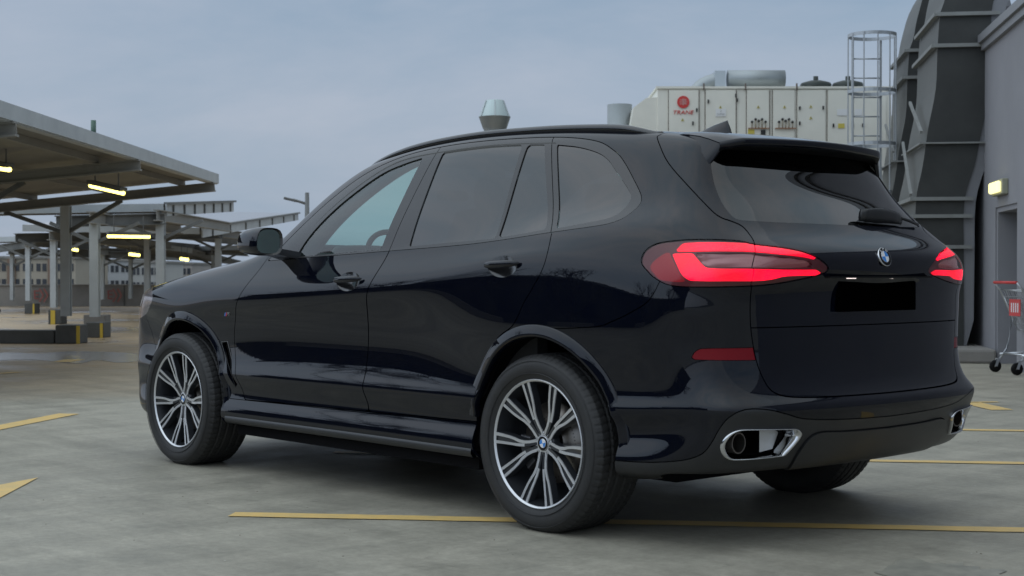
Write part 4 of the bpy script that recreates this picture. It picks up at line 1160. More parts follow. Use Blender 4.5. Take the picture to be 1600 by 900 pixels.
M_RENDER = mat('grey_render_wall', (.255,.255,.275), rough=.85, noise=(.9,.6,(.20,.20,.215)), bump=(60,.15))
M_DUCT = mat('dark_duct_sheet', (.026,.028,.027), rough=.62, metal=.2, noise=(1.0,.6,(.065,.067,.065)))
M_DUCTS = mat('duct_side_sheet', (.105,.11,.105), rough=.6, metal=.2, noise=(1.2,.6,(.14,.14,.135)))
M_FRAME = mat('duct_frame_steel', (.24,.25,.245), rough=.6, metal=.2, noise=(4,.6,(.16,.16,.15)))
M_CAPG = mat('parapet_cap_sheet', (.24,.245,.26), rough=.5, metal=.2)
M_PLATE2 = mat('pale_duct_plate', (.22,.225,.24), rough=.55, metal=.4, noise=(1.6,.6,(.17,.17,.18)))
M_UNIT = mat('cream_plant_casing', (.78,.77,.69), rough=.5, noise=(.9,.5,(.58,.58,.52)))
M_CAGE = mat('galvanised_cage', (.42,.45,.48), rough=.45, metal=.5)
M_ZINC = mat('zinc_duct', (.33,.36,.37), rough=.42, metal=.6, noise=(1.5,.6,(.25,.27,.27)))
M_RUST = mat('rust', (.28,.12,.05), rough=.9)
M_REDP = mat('sign_red', (.60,.05,.045), rough=.5)
M_GREYP = mat('faint_grey_print', (.33,.34,.34), rough=.6)
M_BLK = mat('black_fittings', (.02,.02,.02), rough=.5)
M_WHT = mat('white_label', (.72,.73,.73), rough=.5)

# ------------------------------------------------------------------ ground: rooftop deck and the land beyond it
def sheet(name, pts, z, material, kind=None):
    b = MB(); b.add([(p[0], p[1], z) for p in pts], [tuple(range(len(pts)))]); o = b.build(name, material, recalc=False)
    if o.data.polygons[0].normal.z < 0: o.data.flip_normals()
    if kind: o['kind'] = kind
    return o
def cl(r, d):   # camera-lateral, camera-depth to world xy (horizontal)
    f = Vector((math.cos(YAW), math.sin(YAW))); g_ = Vector((RGT.x, RGT.y)); return Vector((CAMP.x, CAMP.y))+f*d+g_*r
land = sheet('terrain', [(-2500,-2500),(2500,-2500),(2500,2500),(-2500,2500)], -8.0, mat('terrain', (.07,.075,.06), rough=.95, noise=(.02,.8,(.13,.12,.10))), 'structure')
dk = MB(); c = [cl(-60,-30), cl(60,-30), cl(60,50.6), cl(-60,50.6)]
dk.add([(p.x,p.y,0) for p in c]+[(p.x,p.y,-8) for p in c], [(0,3,2,1),(4,5,6,7),(0,1,5,4),(1,2,6,5),(2,3,7,6),(3,0,4,7)])
dko = dk.build('parking_deck', M_DECK); dko['kind'] = 'structure'
def strip(name, a, b_, w, z=.004, cutx=None, label=None, group='yellow lines painted on the deck'):
    """painted line on the deck between two photo points, width in metres"""
    p = gnd(*a); q = gnd(*b_); p.z = q.z = 0; d = (q-p).normalized(); n_ = Vector((-d.y, d.x, 0))*w/2
    n = 40; vs = []
    rnd = random.Random(hash(a) % 1000)
    for i in range(n+1):
        t = i/n; c_ = p+(q-p)*t
        j1, j2 = rnd.uniform(-.004,.004), rnd.uniform(-.004,.004)
        vs += [(c_.x+n_.x*(1+j1/w*2), c_.y+n_.y*(1+j1/w*2), z), (c_.x-n_.x*(1+j2/w*2), c_.y-n_.y*(1+j2/w*2), z)]
    mb = MB(); mb.add(vs, [(2*i, 2*i+1, 2*i+3, 2*i+2) for i in range(n)])
    o = mb.build('painted_line', M_YEL, recalc=False)
    if o.data.polygons[0].normal.z < 0: o.data.flip_normals()
    o['kind'] = 'structure'
    return o
strip('l', (362,804.5), (1700,831), .115)
strip('l', (522,707), (1700,726), .10)
strip('l', (1497,672), (1700,675), .10)
strip('l', (-60,680), (108,647), .17)
strip('l', (-40,586), (30,582), .10)
strip('l', (1513,629), (1566,641), .18); strip('l', (1513,629), (1560,628.5), .07)
strip('l', (95,566), (118,562), .25)
for pts in ([(60,747),(-40,766),(-40,800)],):
    o = sheet('painted_arrow', [gnd(*p) for p in pts], .004, M_YEL, 'structure')
st_ = []
for k_ in range(46):
    a_k = 2*PI*k_/46; jr = 1+.16*math.sin(3*a_k+1)+.10*math.sin(7*a_k)+rr.uniform(-.07,.07) if False else 1+.16*math.sin(3*a_k+1)+.10*math.sin(7*a_k)+.07*math.sin(17*a_k+2)+.05*math.sin(31*a_k)
    st_.append(gnd(1462+88*jr*math.cos(a_k), 902-25*jr*math.sin(a_k)))
o = sheet('damp_stain', [tuple(p)[:2] for p in [Vector((*q,0)) for q in smooth_poly([(p.x,p.y) for p in st_],2)]], .003, mat('damp_stain', (.20,.195,.165), rough=.42, noise=(9,1,(.33,.315,.26))), 'structure')
# grit and little leaves on the deck
gb = MB(); rr = random.Random(3)
for i in range(120):
    px, py = rr.uniform(-50,1650), 560+rr.random()**.6*370; p = gnd(px, py)
    if -1.3 < p.x < 4.2 and abs(p.y) < 1.1: continue
    s_ = rr.uniform(.002,.006); a = rr.uniform(0,6.3)
    vs = [(p.x+s_*rr.uniform(.6,1.3)*math.cos(a+k*2*PI/5), p.y+s_*rr.uniform(.5,1.2)*math.sin(a+k*2*PI/5), .0005) for k in range(5)]+[(p.x,p.y,s_*.6)]
    gb.add(vs, [(k,(k+1)%5,5) for k in range(5)])
o = gb.build('grit', mat('grit', (.16,.14,.11), rough=.9)); tag(o, 'scattered grit and tiny debris on the deck concrete', 'grit', kind='stuff')
# shallow puddle with wet rim in front of the kerb on the left
pd = [gnd(*p) for p in ((-60,556),(20,551),(60,553),(110,549),(205,552),(230,561),(190,567),(150,563),(120,568),(40,562),(-60,566))]
M_WATER = mat('rain_water', (.20,.175,.14), rough=.24, spec=.4)
o = sheet('puddle', [tuple(q) for q in smooth_poly([(p.x,p.y) for p in pd],5)], .003, M_WATER, 'structure')

# ------------------------------------------------------------------ parapet, far flats
def vfrom(px, py, D): return at(px, py, D)
pw = MB(); a = cl(-34, 49.3); b_ = cl(-2.5, 49.3)
f2 = Vector((math.cos(YAW), math.sin(YAW), 0)); g2 = Vector((RGT.x, RGT.y, 0))
def W(r, d, z): p = cl(r, d); return Vector((p.x, p.y, z))
def boxRD(mb, r0, r1, d0, d1, z0, z1, mi=0):
    """box in camera-aligned ground axes: lateral r, depth d"""
    vs = [W(r0,d0,z0),W(r1,d0,z0),W(r1,d1,z0),W(r0,d1,z0),W(r0,d0,z1),W(r1,d0,z1),W(r1,d1,z1),W(r0,d1,z1)]
    return mb.add(vs, [(0,3,2,1),(4,5,6,7),(0,1,5,4),(1,2,6,5),(2,3,7,6),(3,0,4,7)], mi)
pr = empty('parapet_wall', W(-15,49.4,0)); tag(pr, 'low stained concrete parapet with faded red arrows along the far deck edge', 'wall')
def rel(o, root):
    """parent an object modelled in world space under a root empty that sits at its base"""
    o.parent = root; o.matrix_parent_inverse = Matrix.Translation(root.location).inverted() if root.rotation_euler.z == 0 else root.matrix_basis.inverted()
    CH.setdefault(root.name, []).append(o); return o
pw = MB(); boxRD(pw, -34, 9, 49.3, 49.55, -.0, .68); boxRD(pw, -34, 9, 49.25, 49.6, .68, .72)
rel(pw.build('wall_panel', M_CONC), pr)
pj = MB()
for r in np.arange(-32, 8, 2.4): boxRD(pj, r, r+.03, 49.28, 49.3, .0, .68)
rel(pj.build('joint', M_CONCD), pr)
for px in (50, 165):
    D = 49.25; x0 = (px-800)/FPX*D
    t = Matrix.Translation(W(x0+.15, 49.22, .36))@Matrix(((g2.x,0,-f2.x,0),(g2.y,0,-f2.y,0),(0,1,0,0),(0,0,0,1)))
    me = lettering('E', 'red_arrow', mat('faded_red', (.32,.10,.085), .9), t, .42, None, .004); me.data.update(); rel(me, pr)
    ar = MB()
    for dx in (.25,.40):
        pts = [W(x0+dx, 49.22, .58), W(x0+dx+.13, 49.22, .36), W(x0+dx, 49.22, .14)]
        ar.beam(pts[0], pts[1], .05, .01, up=f2); ar.beam(pts[1], pts[2], .05, .01, up=f2)
    rel(ar.build('red_arrow', mat('faded_red2', (.34,.13,.11), .9)), pr)
flats = [(-30,118,150,404,(.42,.38,.31),(.30,.22,.16),'cream blocks of flats with brown balcony bands far beyond the parapet, leftmost',7),
         (122,204,170,408,(.40,.40,.40),(.25,.30,.34),'grey white block of flats with blue grey window bands behind the parapet',5),
         (206,248,160,411,(.50,.49,.46),(.18,.19,.21),'pale narrow block of flats seen between two canopy columns',3),
         (250,300,185,413,(.44,.40,.36),(.22,.20,.20),'small beige block of flats just left of the car bonnet',3)]
for x0, x1, D, yt, c1, c2, lab, nb in flats:
    r0, r1 = (x0-800)/FPX*D, (x1-800)/FPX*D; zt = CAMP.z+(427.4-yt)*D/FPX
    root = empty('block_of_flats', W((r0+r1)/2, D, -8)); tag(root, lab, 'building', 'blocks of flats beyond the deck')
    w = MB(); boxRD(w, r0, r1, D, D+12, -8, zt); rel(w.build('wall', mat('flat_wall', c1, .8, noise=(.05,.6,c2))), root)
    w = MB(); boxRD(w, r0-.2, r1+.2, D-.2, D+12.2, zt, zt+.25); rel(w.build('roof', M_CONC), root)
    wd_ = (r1-r0)/nb
    if nb == 7:
        w = MB()
        for k in (2, 5): boxRD(w, r0+wd_*k, r0+wd_*k+.8, D-.25, D, -8, zt)
        rel(w.build('stair_band', mat('brown_band', (.22,.15,.11), .8)), root)
    fl_ = 1.55 if D < 165 else 1.7; z = zt-1.25; mw = mat('flat_window', (.045,.05,.06), .15)
    while z > -4:
        for k in range(nb):
            for j in range(2):
                ww = wd_*.30; ra = r0+wd_*(k+.12+.44*j)
                w = MB(); boxRD(w, ra, ra+ww, D-.06, D+.02, z, z+.75); rel(w.build('window', mw), root)
        z -= fl_

# ------------------------------------------------------------------ steel canopies of the car park
def rail_box(mb, p, q, w, h, mi=0): mb.beam(p, q, w, h, (0,0,1), mi)
def lamp_tube(px0, py0, px1, py1, D0, D1, lab, thick=.055):
    a = at(px0,py0,D0); b2 = at(px1,py1,D1); root = empty('strip_light', (a+b2)/2)
    tag(root, lab, 'strip light', 'yellow strip lights under the canopies')
    m = MB(); m.tube([a, b2], thick/2, 8); rel(m.build('tube', M_LAMP), root)
    m = MB(); m.beam(a+Vector((0,0,thick*.85)), b2+Vector((0,0,thick*.85)), .11, .05); rel(m.build('housing', M_GALVD), root)
    m = MB()
    for p in (a.lerp(b2,.15), a.lerp(b2,.85)): m.beam(p+Vector((0,0,.05)), p+Vector((0,0,.34)), .012)
    rel(m.build('hanger', M_GALVD), root)
# near canopy: edge parallel to the view, high side towards us
c1 = empty('car_park_canopy', W(-6.9, 14, 0)); tag(c1, 'nearest steel car park canopy, its pale edge beam running out at top left', 'canopy', 'steel canopies over the parking bays')
E0R = -4.62; HT1 = 2.615; SL = .098
def z1(r): return HT1-.10+(r-E0R)*SL          # underside of the roof skin at lateral r
depths = [13.8, 18.4, 23.0]
m = MB()
for d0, d1 in ((12.6, 23.35),):
    vs = [W(E0R,d0,z1(E0R)+.05),W(E0R-5.2,d0,z1(E0R-5.2)+.05),W(E0R-5.2,d1,z1(E0R-5.2)+.05),W(E0R,d1,z1(E0R)+.05)]
    vs2 = [v+Vector((0,0,.045)) for v in vs]
    m.add(vs+vs2, [(0,1,2,3),(0,3,7,4),(1,0,4,5),(2,1,5,6),(3,2,6,7)], 0); m.add(vs2, [(3,2,1,0)], 1)
rel(m.build('roof_panel', [M_UNDER, M_PANEL]), c1)
m = MB()
for r in np.arange(E0R-.5, E0R-5.1, -1.15): m.beam(W(r,12.6,z1(r)+.009), W(r,23.3,z1(r)+.009), .06, .08)
rel(m.build('purlin', M_UNDER), c1)
m = MB(); m.beam(W(E0R+.02,12.6,z1(E0R)+.04), W(E0R+.02,23.4,z1(E0R)+.04), .03, .15); m.beam(W(E0R-.04,12.6,z1(E0R)-.04), W(E0R-.04,23.4,z1(E0R)-.04), .10, .012)
rel(m.build('edge_beam', M_GALV), c1)
for d in depths:
    m = MB(); m.ibeam(W(E0R+.05,d,z1(E0R)-.106), W(E0R-5.1,d,z1(E0R-5.1)-.106), .12, .14); rel(m.build('girder', M_UNDER), c1)
    m = MB(); zc = z1(-6.86)-.18
    m.ibeam(W(-6.86,d,.42), W(-6.86,d,zc), .14, .14, up=f2, tf=.014); rel(m.build('column', M_GALV), c1)
    m = MB()
    m.beam(W(-6.86,d,zc-.42), W(-6.0,d,z1(-6.0)-.18), .06, .06); m.beam(W(-6.86,d,zc-.42), W(-7.8,d,z1(-7.8)-.18), .06, .06)
    rel(m.build('brace', M_GALVD), c1)
m = MB(); p = at(146,206,20.2); m.tube([p-Vector((0,0,.1)), at(146,188,20.2)], .035, 10); rel(m.build('vent_pipe', mat('green_pipe', (.10,.17,.13), .6)), c1)
# the other canopies
def far_canopy(lab, L0, R0, depth, thick, cols, beam_h, slope=0, rib=False, lowz=.35):
    """L0,R0: (px,py,D) of the top edge at both ends; roof runs back by depth"""
    a = at(*L0); b2 = at(*R0); root = empty('car_park_canopy', Vector((a.x, a.y, 0))); tag(root, lab, 'canopy', 'steel canopies over the parking bays')
    d = (b2-a); back = Vector((f2.x, f2.y, 0))*depth+Vector((0,0,slope)); t = Vector((0,0,thick))
    m = MB(); vs = [a,b2,b2+back,a+back,a-t*.5,b2-t*.5,b2+back-t*.5,a+back-t*.5]
    m.add(vs, [(0,1,2,3)], 1); m.add(vs, [(4,7,6,5),(0,4,5,1),(1,5,6,2),(2,6,7,3),(3,7,4,0)], 0); rel(m.build('roof_panel', [M_UNDER, M_PANEL]), root)
    o_ = Vector((f2.x,f2.y,0))*-.04
    m = MB(); m.beam(a+o_-t*.5, b2+o_-t*.5, .05, thick); rel(m.build('edge_beam', M_GALV), root)
    m = MB(); 
    for k in range(7):
        s_ = back*((k+.5)/7); m.beam(a+s_-t*.8, b2+s_-t*.8, .07, .12)
    rel(m.build('purlin', M_UNDER), root)
    if rib:
        sd = Vector((g2.x,g2.y,0))*.05; hh = Vector((0,0,.22))
        m = MB(); m.beam(b2+sd-hh*.5, b2+back+sd-hh*.5, .03, .22); rel(m.build('side_beam', M_GALV), root)
        m = MB(); m.beam(b2+sd*1.4+Vector((0,0,.01)), b2+back+sd*1.4+Vector((0,0,.01)), .12, .04); rel(m.build('gutter', M_GALVD), root)
        for k in range(7):
            m = MB(); q = b2+back*((k+.5)/7)+sd*1.5; m.beam(q-hh*.12, q-hh*1.0, .05, .03, up=f2); rel(m.build('stiffener', M_GALVD), root)
    for px, pyt, D, wpx in cols:
        top = at(px, pyt, D); base = Vector((top.x, top.y, lowz))
        m = MB(); m.ibeam(base, top, wpx/FPX*D, .14, up=f2, tf=.014); rel(m.build('column', M_GALV), root)
        m = MB(); m.ibeam(top+Vector((0,0,.10))-Vector((f2.x,f2.y,0))*.3, top+Vector((0,0,.10))+Vector((f2.x,f2.y,0))*depth, .12, beam_h); rel(m.build('girder', M_UNDER), root)
        m = MB()
        for s_ in (-1,1): m.beam(top-Vector((0,0,.32)), top+Vector((g2.x,g2.y,0))*s_*.75+Vector((0,0,.02)), .055, .055)
        rel(m.build('brace', M_GALVD), root)
    # long beam under the roof
    if cols:
        m = MB(); p = at(cols[0][0]-60, cols[0][1]-4, cols[0][2]); q = at(cols[-1][0]+6, cols[-1][1]-4, cols[-1][2]); m.ibeam(p, q, .12, beam_h); rel(m.build('long_beam', M_GALVD), root)
    return root
far_canopy('second steel canopy from the front with flat light edge and ribbed right end', (-60,322,24.0), (255,318.5,27.0), 6.5, .14, [(148,350,25.1,14),(251,346,26.6,13)], .20, .35, True)
far_canopy('third steel canopy back, edge beam rising to the right behind the car mirror', (36,351,31.5), (312,356,33.0), 14.8, .14, [(84,376,31.8,9),(230,368,34.0,8.5),(341,370,36.0,9)], .20, .92, True)
far_canopy('low dark canopy at the far left beyond the others', (-80,373,42.0), (128,366,40.0), 8.0, .14, [(19,398,41.0,5),(44,385,40.0,7)], .2, .3)
far_canopy('farthest canopy whose dark underside carries small yellow lights', (118,364,38.0), (300,388,44.0), 8.0, .14, [(160,398,42,6),(204,404,43,5)], .2, -.3)
far_canopy('distant canopy with thin posts behind the car bonnet', (290,385,46.0), (400,383,46.0), 6.0, .14, [(333,398,46,5)], .16, 0)
lamp_tube(141,290,193,302,19.5,19.0,'slanting yellow strip light under the near canopy edge')
lamp_tube(-20,260,15,265,17.0,16.6,'yellow strip light cut by the left picture edge')
lamp_tube(168,369,234,370,24.2,24.6,'long level yellow strip light beside the thin grey column')
for px, py, w, lab in ((116,390,12,'small yellow lamp just right of the first column'),(210,398,17,'small yellow lamp left of the thin column'),(288,405,13,'rightmost small yellow lamp above the bonnet')):
    lamp_tube(px-w/2,py-1,px+w/2,py+1,40,40,lab,.08)
# concrete feet with yellow edge stripes
def foot(px0, px1, pyt, pyb, D, sx0, sx1, lab, stripe=True):
    r0, r1 = (px0-800)/FPX*D, (px1-800)/FPX*D; zt = CAMP.z-(pyt-427.4)*D/FPX
    root = empty('concrete_block', W((r0+r1)/2, D+.2, 0)); tag(root, lab, 'concrete block', 'painted concrete feet of the canopy columns')
    m = MB(); boxRD(m, r0, r1, D, D+.45, 0, zt); o = rel(m.build('block', M_CONCD, bevel=.015), root)
    m = MB(); boxRD(m, (sx0-800)/FPX*D, (sx1-800)/FPX*D, D-.006, D+.006, .0, zt-.01); rel(m.build('yellow_stripe', M_YSTR), root)
    return root
foot(86,124,508,536,22.9,119,124.5,'black concrete foot with yellow corner under the wide left column')
foot(134,162,504,527,25.0,156,160.5,'black concrete foot under the second column from the left')
foot(75,95,484,506,31.7,79,86,'small concrete foot with broad yellow stripe behind the wide column')
foot(222,240,483,500,33.6,225,229,'concrete foot half hidden behind the car front')
foot(38,54,474,490,40.0,51,53.5,'farthest concrete foot by the parked trolleys')
m = MB(); r0 = (-60-800)/FPX*23; r1 = (86-800)/FPX*23; boxRD(m, r0, r1, 22.95, 23.3, 0, .205); o = m.build('kerb', M_CONCD, bevel=.01); tag(o, 'long low black kerb running left from the column foot', 'kerb')
m = MB(); boxRD(m, (130-800)/FPX*28, (164-800)/FPX*28, 28, 28.4, 0, .3); o = m.build('concrete_block', M_CONC, bevel=.01); tag(o, 'bare brownish concrete block behind the second column foot', 'concrete block')

# ------------------------------------------------------------------ street lamp and roof cowl
sl = empty('street_lamp', W((480-800)/FPX*40, 40, 0)); tag(sl, 'slim grey street lamp whose arm points left above the windscreen pillar', 'street lamp')
m = MB(); bz = W((480-800)/FPX*40, 40, 0); m.tube([bz, Vector((bz.x,bz.y,at(480,301,40).z))], [.09,.055], 10); rel(m.build('pole', M_GALVD), sl)
m = MB(); m.tube([at(480,319,40), at(468,315,40), at(458,312,40)], .035, 8); rel(m.build('arm', M_GALVD), sl)
m = MB(); m.beam(at(463,314,40), at(444,309.5,40), .22, .07); rel(m.build('lamp_head', M_GALVD, bevel=.02), sl)
m = MB(); m.beam(at(452,312.3,40), at(444,310.6,40), .16, .02); rel(m.build('lens', M_WHT), sl)
D = 22.0; base = W((773-800)/FPX*D, D, 0)
def zz(py, D): return CAMP.z+(427.4-py)*D/FPX
cw = empty('roof_cowl', base); tag(cw, 'galvanised vent cowl with glassy upper cone standing above the car roof', 'vent cowl')
k = D/FPX
def T(v): return Matrix.Translation((base.x, base.y, 0))
m = MB(); m.lathe([(17*k,0),(17*k,zz(204,D)),(19*k,zz(200,D)),(24.5*k,zz(184,D)),(25*k,zz(183,D))], 28, M=T(0)); rel(m.build('lower_cone', M_ZINC), cw)
m = MB(); m.lathe([(24.4*k,zz(183,D)),(15*k,zz(158,D)),(13.5*k,zz(157,D))], 28, M=T(0)); m.lathe([(13.5*k,zz(157,D)),(.001,zz(156.4,D))],28,M=T(0))
rel(m.build('upper_cone', mat('pale_cowl', (.42,.50,.50), rough=.35, metal=.3)), cw)
for j in range(6):
    m = MB(); a = j*PI/3+.35; c_, s_ = math.cos(a), math.sin(a); m.beam((base.x+24.8*k*c_, base.y+24.8*k*s_, zz(183,D)),(base.x+15.4*k*c_, base.y+15.4*k*s_, zz(158,D)),.012); rel(m.build('seam', M_GALV), cw)

# ------------------------------------------------------------------ air handling unit on its plinth
D = 26.0; k = D/FPX
def R_(px): return (px-800)*k
unit = empty('rooftop_air_unit', W(R_(1190), D+1, 0)); tag(unit, 'long cream rooftop air conditioning unit with red round emblem and TRANE lettering', 'air conditioner')
zb, zt = 1.75, zz(139, D)
m = MB(); boxRD(m, R_(1027), R_(1392), D, D+2.3, zb, zt); rel(m.build('casing', M_UNIT, bevel=.01), unit)
m = MB(); boxRD(m, R_(1025), R_(1394), D-.03, D+2.33, zt, zt+.04); rel(m.build('cap_rail', M_UNIT), unit)
# sloping hood at the left end
pts = [(985,197),(990,168),(1010,153),(1027,152),(1027,260),(985,260)]
m = MB(); m.prism([(R_(a), zz(b2,D)) for a, b2 in pts], lambda a, b2, h: W(a, D+.02+h, b2), 2.2); rel(m.build('intake_hood', M_UNIT), unit)
m = MB(); boxRD(m, R_(985), R_(1392), D+.1, D+2.2, 0, zb); o = m.build('plinth', M_RENDER); tag(o, 'plain grey plinth block under the rooftop air unit', 'plinth')
# panel joints, hinges
doors_px = [(1044,1091),(1102,1149),(1166,1201),(1207,1241),(1246,1289),(1293,1330),(1334,1384)]
for a, b2 in doors_px:
    m = MB(); boxRD(m, R_(a), R_(b2), D-.018, D-.001, zb+.05, zz(141.5,D)); rel(m.build('access_panel', M_UNIT, bevel=.006), unit)
m = MB()
for px in (1044.0,1092,1101,1150,1165.5,1202,1206,1243.5,1291): boxRD(m, R_(px)-.006, R_(px)+.006, D-.021, D-.017, zb+.05, zz(141,D))
for px in (1099,1164,1244): boxRD(m, R_(px)-.012, R_(px)+.012, D-.04, D-.0, zt-.02, zt+.09)
rel(m.build('joint_strip', mat('joint_brown', (.16,.13,.11), .7)), unit)
Bd = Matrix(((g2.x,0,-f2.x,0),(g2.y,0,-f2.y,0),(0,1,0,0),(0,0,0,1)))
def sign_at(px, py, off=.03): return Matrix.Translation(W(R_(px), D-off, zz(py,D)))@Bd
m = MB(); m.lathe([(9.6*k,0),(9.6*k,.012),(0.001,.012)], 32, M=sign_at(1067,160,.025), smooth=False); rel(m.build('round_emblem', M_REDP), unit)
m = MB()
Me = sign_at(1067,160,.042)
for q in range(5):
    h_ = (q-2)*3.0*k; wdt = math.sqrt(max(0,(7.4*k)**2-h_**2)); 
    if q in (1,2,3):
        m.box((-wdt*.8,h_-.006,0),(wdt*.8,h_+.006,.003), M=Me)
m.box((-.012,-5*k,0),(.006,5*k,.003), M=Me); m.box((2*k,-3*k,0),(2*k+.012,5*k,.003), M=Me)
rel(m.build('emblem_lines', mat('emblem_pale', (.62,.36,.34), .5)), unit)
lt = lettering('TRANE', 'lettering', M_REDP, sign_at(1067,176.3,.028)@Matrix.Shear('XZ',4,(0,0)), 9.6*k*1.02, None, .004)
for v in lt.data.vertices: pass
sh = sign_at(1067,176.3,.028); lt.data.transform(sh.inverted()); lt.data.transform(Matrix(((1.05,.22,0,0),(0,.86,0,0),(0,0,1,0),(0,0,0,1)))); lt.data.transform(sh); rel(lt, unit)
def tri_sign(px, py, s_=2.6):
    m = MB(); Mx = sign_at(px, py, .024)
    m.prism([(-s_*k,-s_*k*.8),(s_*k,-s_*k*.8),(0,s_*k)], lambda a,b2,h: Mx@Vector((a,b2,h)), .004); rel(m.build('warning_triangle', mat('warning_yellow', (.62,.55,.20), .6)), unit)
    m = MB(); m.box((-.006,-s_*k*.45,.004),(.006,s_*k*.35,.007), M=Mx); rel(m.build('warning_mark', M_BLK), unit)
for px, py in ((1066,187.5),(1125,168),(1184,167.5),(1225,167.5),(1266,167),(1266,184.5)): tri_sign(px, py)
m = MB(); m.box((-8*k,-6*k,0),(8*k,6*k,.006), M=sign_at(1125.5,176.5,.024)); o = rel(m.build('label_plate', M_WHT), unit)
rel(lettering('SURSA', 'lettering', M_GREYP, sign_at(1125.5,179,.032), 4.2*k, None, .001), unit)
rel(lettering('2', 'lettering', M_GREYP, sign_at(1125.5,174,.032), 4.6*k, None, .001), unit)
M_YLB = mat('yellow_label', (.60,.50,.10), .6)
for hw_, hh_, px, py, mt_, nm_ in ((8,5,1315,176,M_WHT,'label_plate'),(6,5,1340,176,M_WHT,'label_plate'),(5,3.6,1313.5,197,M_YLB,'yellow_label'),(5,3.6,1173,206,M_YLB,'yellow_label')):
    m = MB(); m.box((-hw_*k,-hh_*k,0),(hw_*k,hh_*k,.005), M=sign_at(px,py,.024)); rel(m.build(nm_, mt_), unit)
# pressure gauges on short pipes
for gx in (1174,1216):
    for i, (dx, dy) in enumerate(((0,4),(5.5,0),(10.5,2.5),(15.5,0),(21,4))):
        m = MB(); Mx = sign_at(gx+dx, 187+dy, .05); m.lathe([(1.9*k,-.02),(1.9*k,.012),(.001,.014)], 12, M=Mx); rel(m.build('gauge', M_BLK), unit)
        m = MB(); m.tube([W(R_(gx+dx), D-.045, zz(188.5+dy,D)), W(R_(gx+dx), D-.045, zz(200.5,D))], .009, 6); rel(m.build('gauge_pipe', mat('brass_pipe', (.35,.30,.22), .5)), unit)
    m = MB(); boxRD(m, R_(gx-6), R_(gx+27), D-.06, D-.03, zz(201.6,D), zz(200.4,D)); rel(m.build('gauge_bracket', M_RUST), unit)
m = MB(); m.box((-3.5*k,-4*k,0),(3.5*k,4*k,.03), M=sign_at(1191.5,207.5,.02)); rel(m.build('control_box', M_BLK), unit)
for px, py in ((1088,172.5),(1082,193),(1106,159),(1149,150),(1248.5,169.5),(1248.5,193),(1301,196.5),(1331,195),(1347,196),(1285,169),(1151,157)):
    m = MB(); m.box((-.012,-.03,0),(.012,.03,.03), M=sign_at(px,py,.02)); rel(m.build('latch', M_BLK), unit)
# fans on top
for px in (1274,1324):
    m = MB(); Mx = Matrix.Translation(W((px-800)/FPX*27, 27, zz(137,27))); m.lathe([(25*k,0),(25*k,.05),(23*k,.08),(10*k,.12),(.001,.13)], 32, M=Mx); m.lathe([(4*k,.12),(4*k,.20),(.001,.20)], 16, M=Mx)
    rel(m.build('fan_guard', mat('fan_green_black', (.02,.028,.024), .5)), unit)
# zinc ducts on the unit
m = MB()
a = W(R_(1225)*27/26, D+1.0, zz(124,27)); b2 = W(R_(1136)*27/26, D+1.0, zz(124,27))
m.tube([b2, a], 14.5*k, 32); o = m.build('zinc_duct', M_ZINC); tag(o, 'fat round zinc duct lying on top of the cream unit', 'duct')
m = MB(); pts = []
for i in range(9):
    t = i/8; pts.append(W(R_(1131)*27/26-(46*k)*math.sin(t*PI/2), D+1.0, zz(126,27)-(26*k)*(1-math.cos(t*PI/2))))
m.tube(pts, 12.5*k, 28); o = m.build('duct_elbow', M_ZINC); tag(o, 'bent zinc elbow dropping into the cream unit at its left', 'duct')
m = MB(); boxRD(m, R_(1115)*27/26, R_(1131.5)*27/26, D+.85, D+1.5, zt+.04, zz(112.5,27)); o = m.build('duct_collar', mat('pale_zinc', (.45,.50,.54), .4, .4)); tag(o, 'pale square collar between the elbow and the fat zinc duct', 'duct')
m = MB(); m.tube([W(R_(968)*26.7/26, D+.7, 0), W(R_(968)*26.7/26, D+.7, zz(164,26.7))], 20*k, 28); o = m.build('zinc_stack', M_ZINC); tag(o, 'upright round zinc stack left of the cream unit', 'duct')
# ------------------------------------------------------------------ grey building, door, ducts
DW = Vector((math.cos(YAW-math.radians(7.95)), math.sin(YAW-math.radians(7.95)), 0)); NW = Vector((-DW.y, DW.x, 0))
if NW.dot(g2) > 0: NW = -NW                    # points left, out of the wall
W0 = gnd(1550,566); W0.z = 0
def wall_pt(px, py):
    r = ray(px, py); t = (W0-CAMP).dot(NW)/r.dot(NW); return CAMP+r*t
def wl_(s, n, z): return W0+DW*s+NW*n+Vector((0,0,z))
def wall_sz(px, py): p = wall_pt(px, py)-W0; return p.dot(DW), p.z
s0, _ = wall_sz(1555,430); s1, _ = wall_sz(1589,430); dzt = wall_sz(1570,321)[1]; ztop = wall_sz(1566,45)[1]
bld = empty('plant_building', wl_(-2,-2,0)); tag(bld, 'grey rendered plant building with a recessed doorway at the right picture edge', 'building')
def boxW(mb, s_a, s_b, n0, n1, z0, z1_, mi=0):
    vs = [wl_(s_a,n0,z0),wl_(s_b,n0,z0),wl_(s_b,n1,z0),wl_(s_a,n1,z0),wl_(s_a,n0,z1_),wl_(s_b,n0,z1_),wl_(s_b,n1,z1_),wl_(s_a,n1,z1_)]
    return mb.add(vs, [(0,3,2,1),(4,5,6,7),(0,1,5,4),(1,2,6,5),(2,3,7,6),(3,0,4,7)], mi)
sa, sb = min(s0,s1), max(s0,s1)
m = MB(); boxW(m, -14, sa, -.35, 0, 0, ztop); boxW(m, sb, 12, -.35, 0, 0, ztop); boxW(m, sa, sb, -.35, 0, dzt, ztop); boxW(m, -14, 12, -6, -.352, ztop-.02, ztop); boxW(m, 11.7, 12, -6, -.352, 0, ztop-.022); boxW(m, -14, -13.7, -6, -.352, 0, ztop-.022)
rel(m.build('wall', M_RENDER), bld)
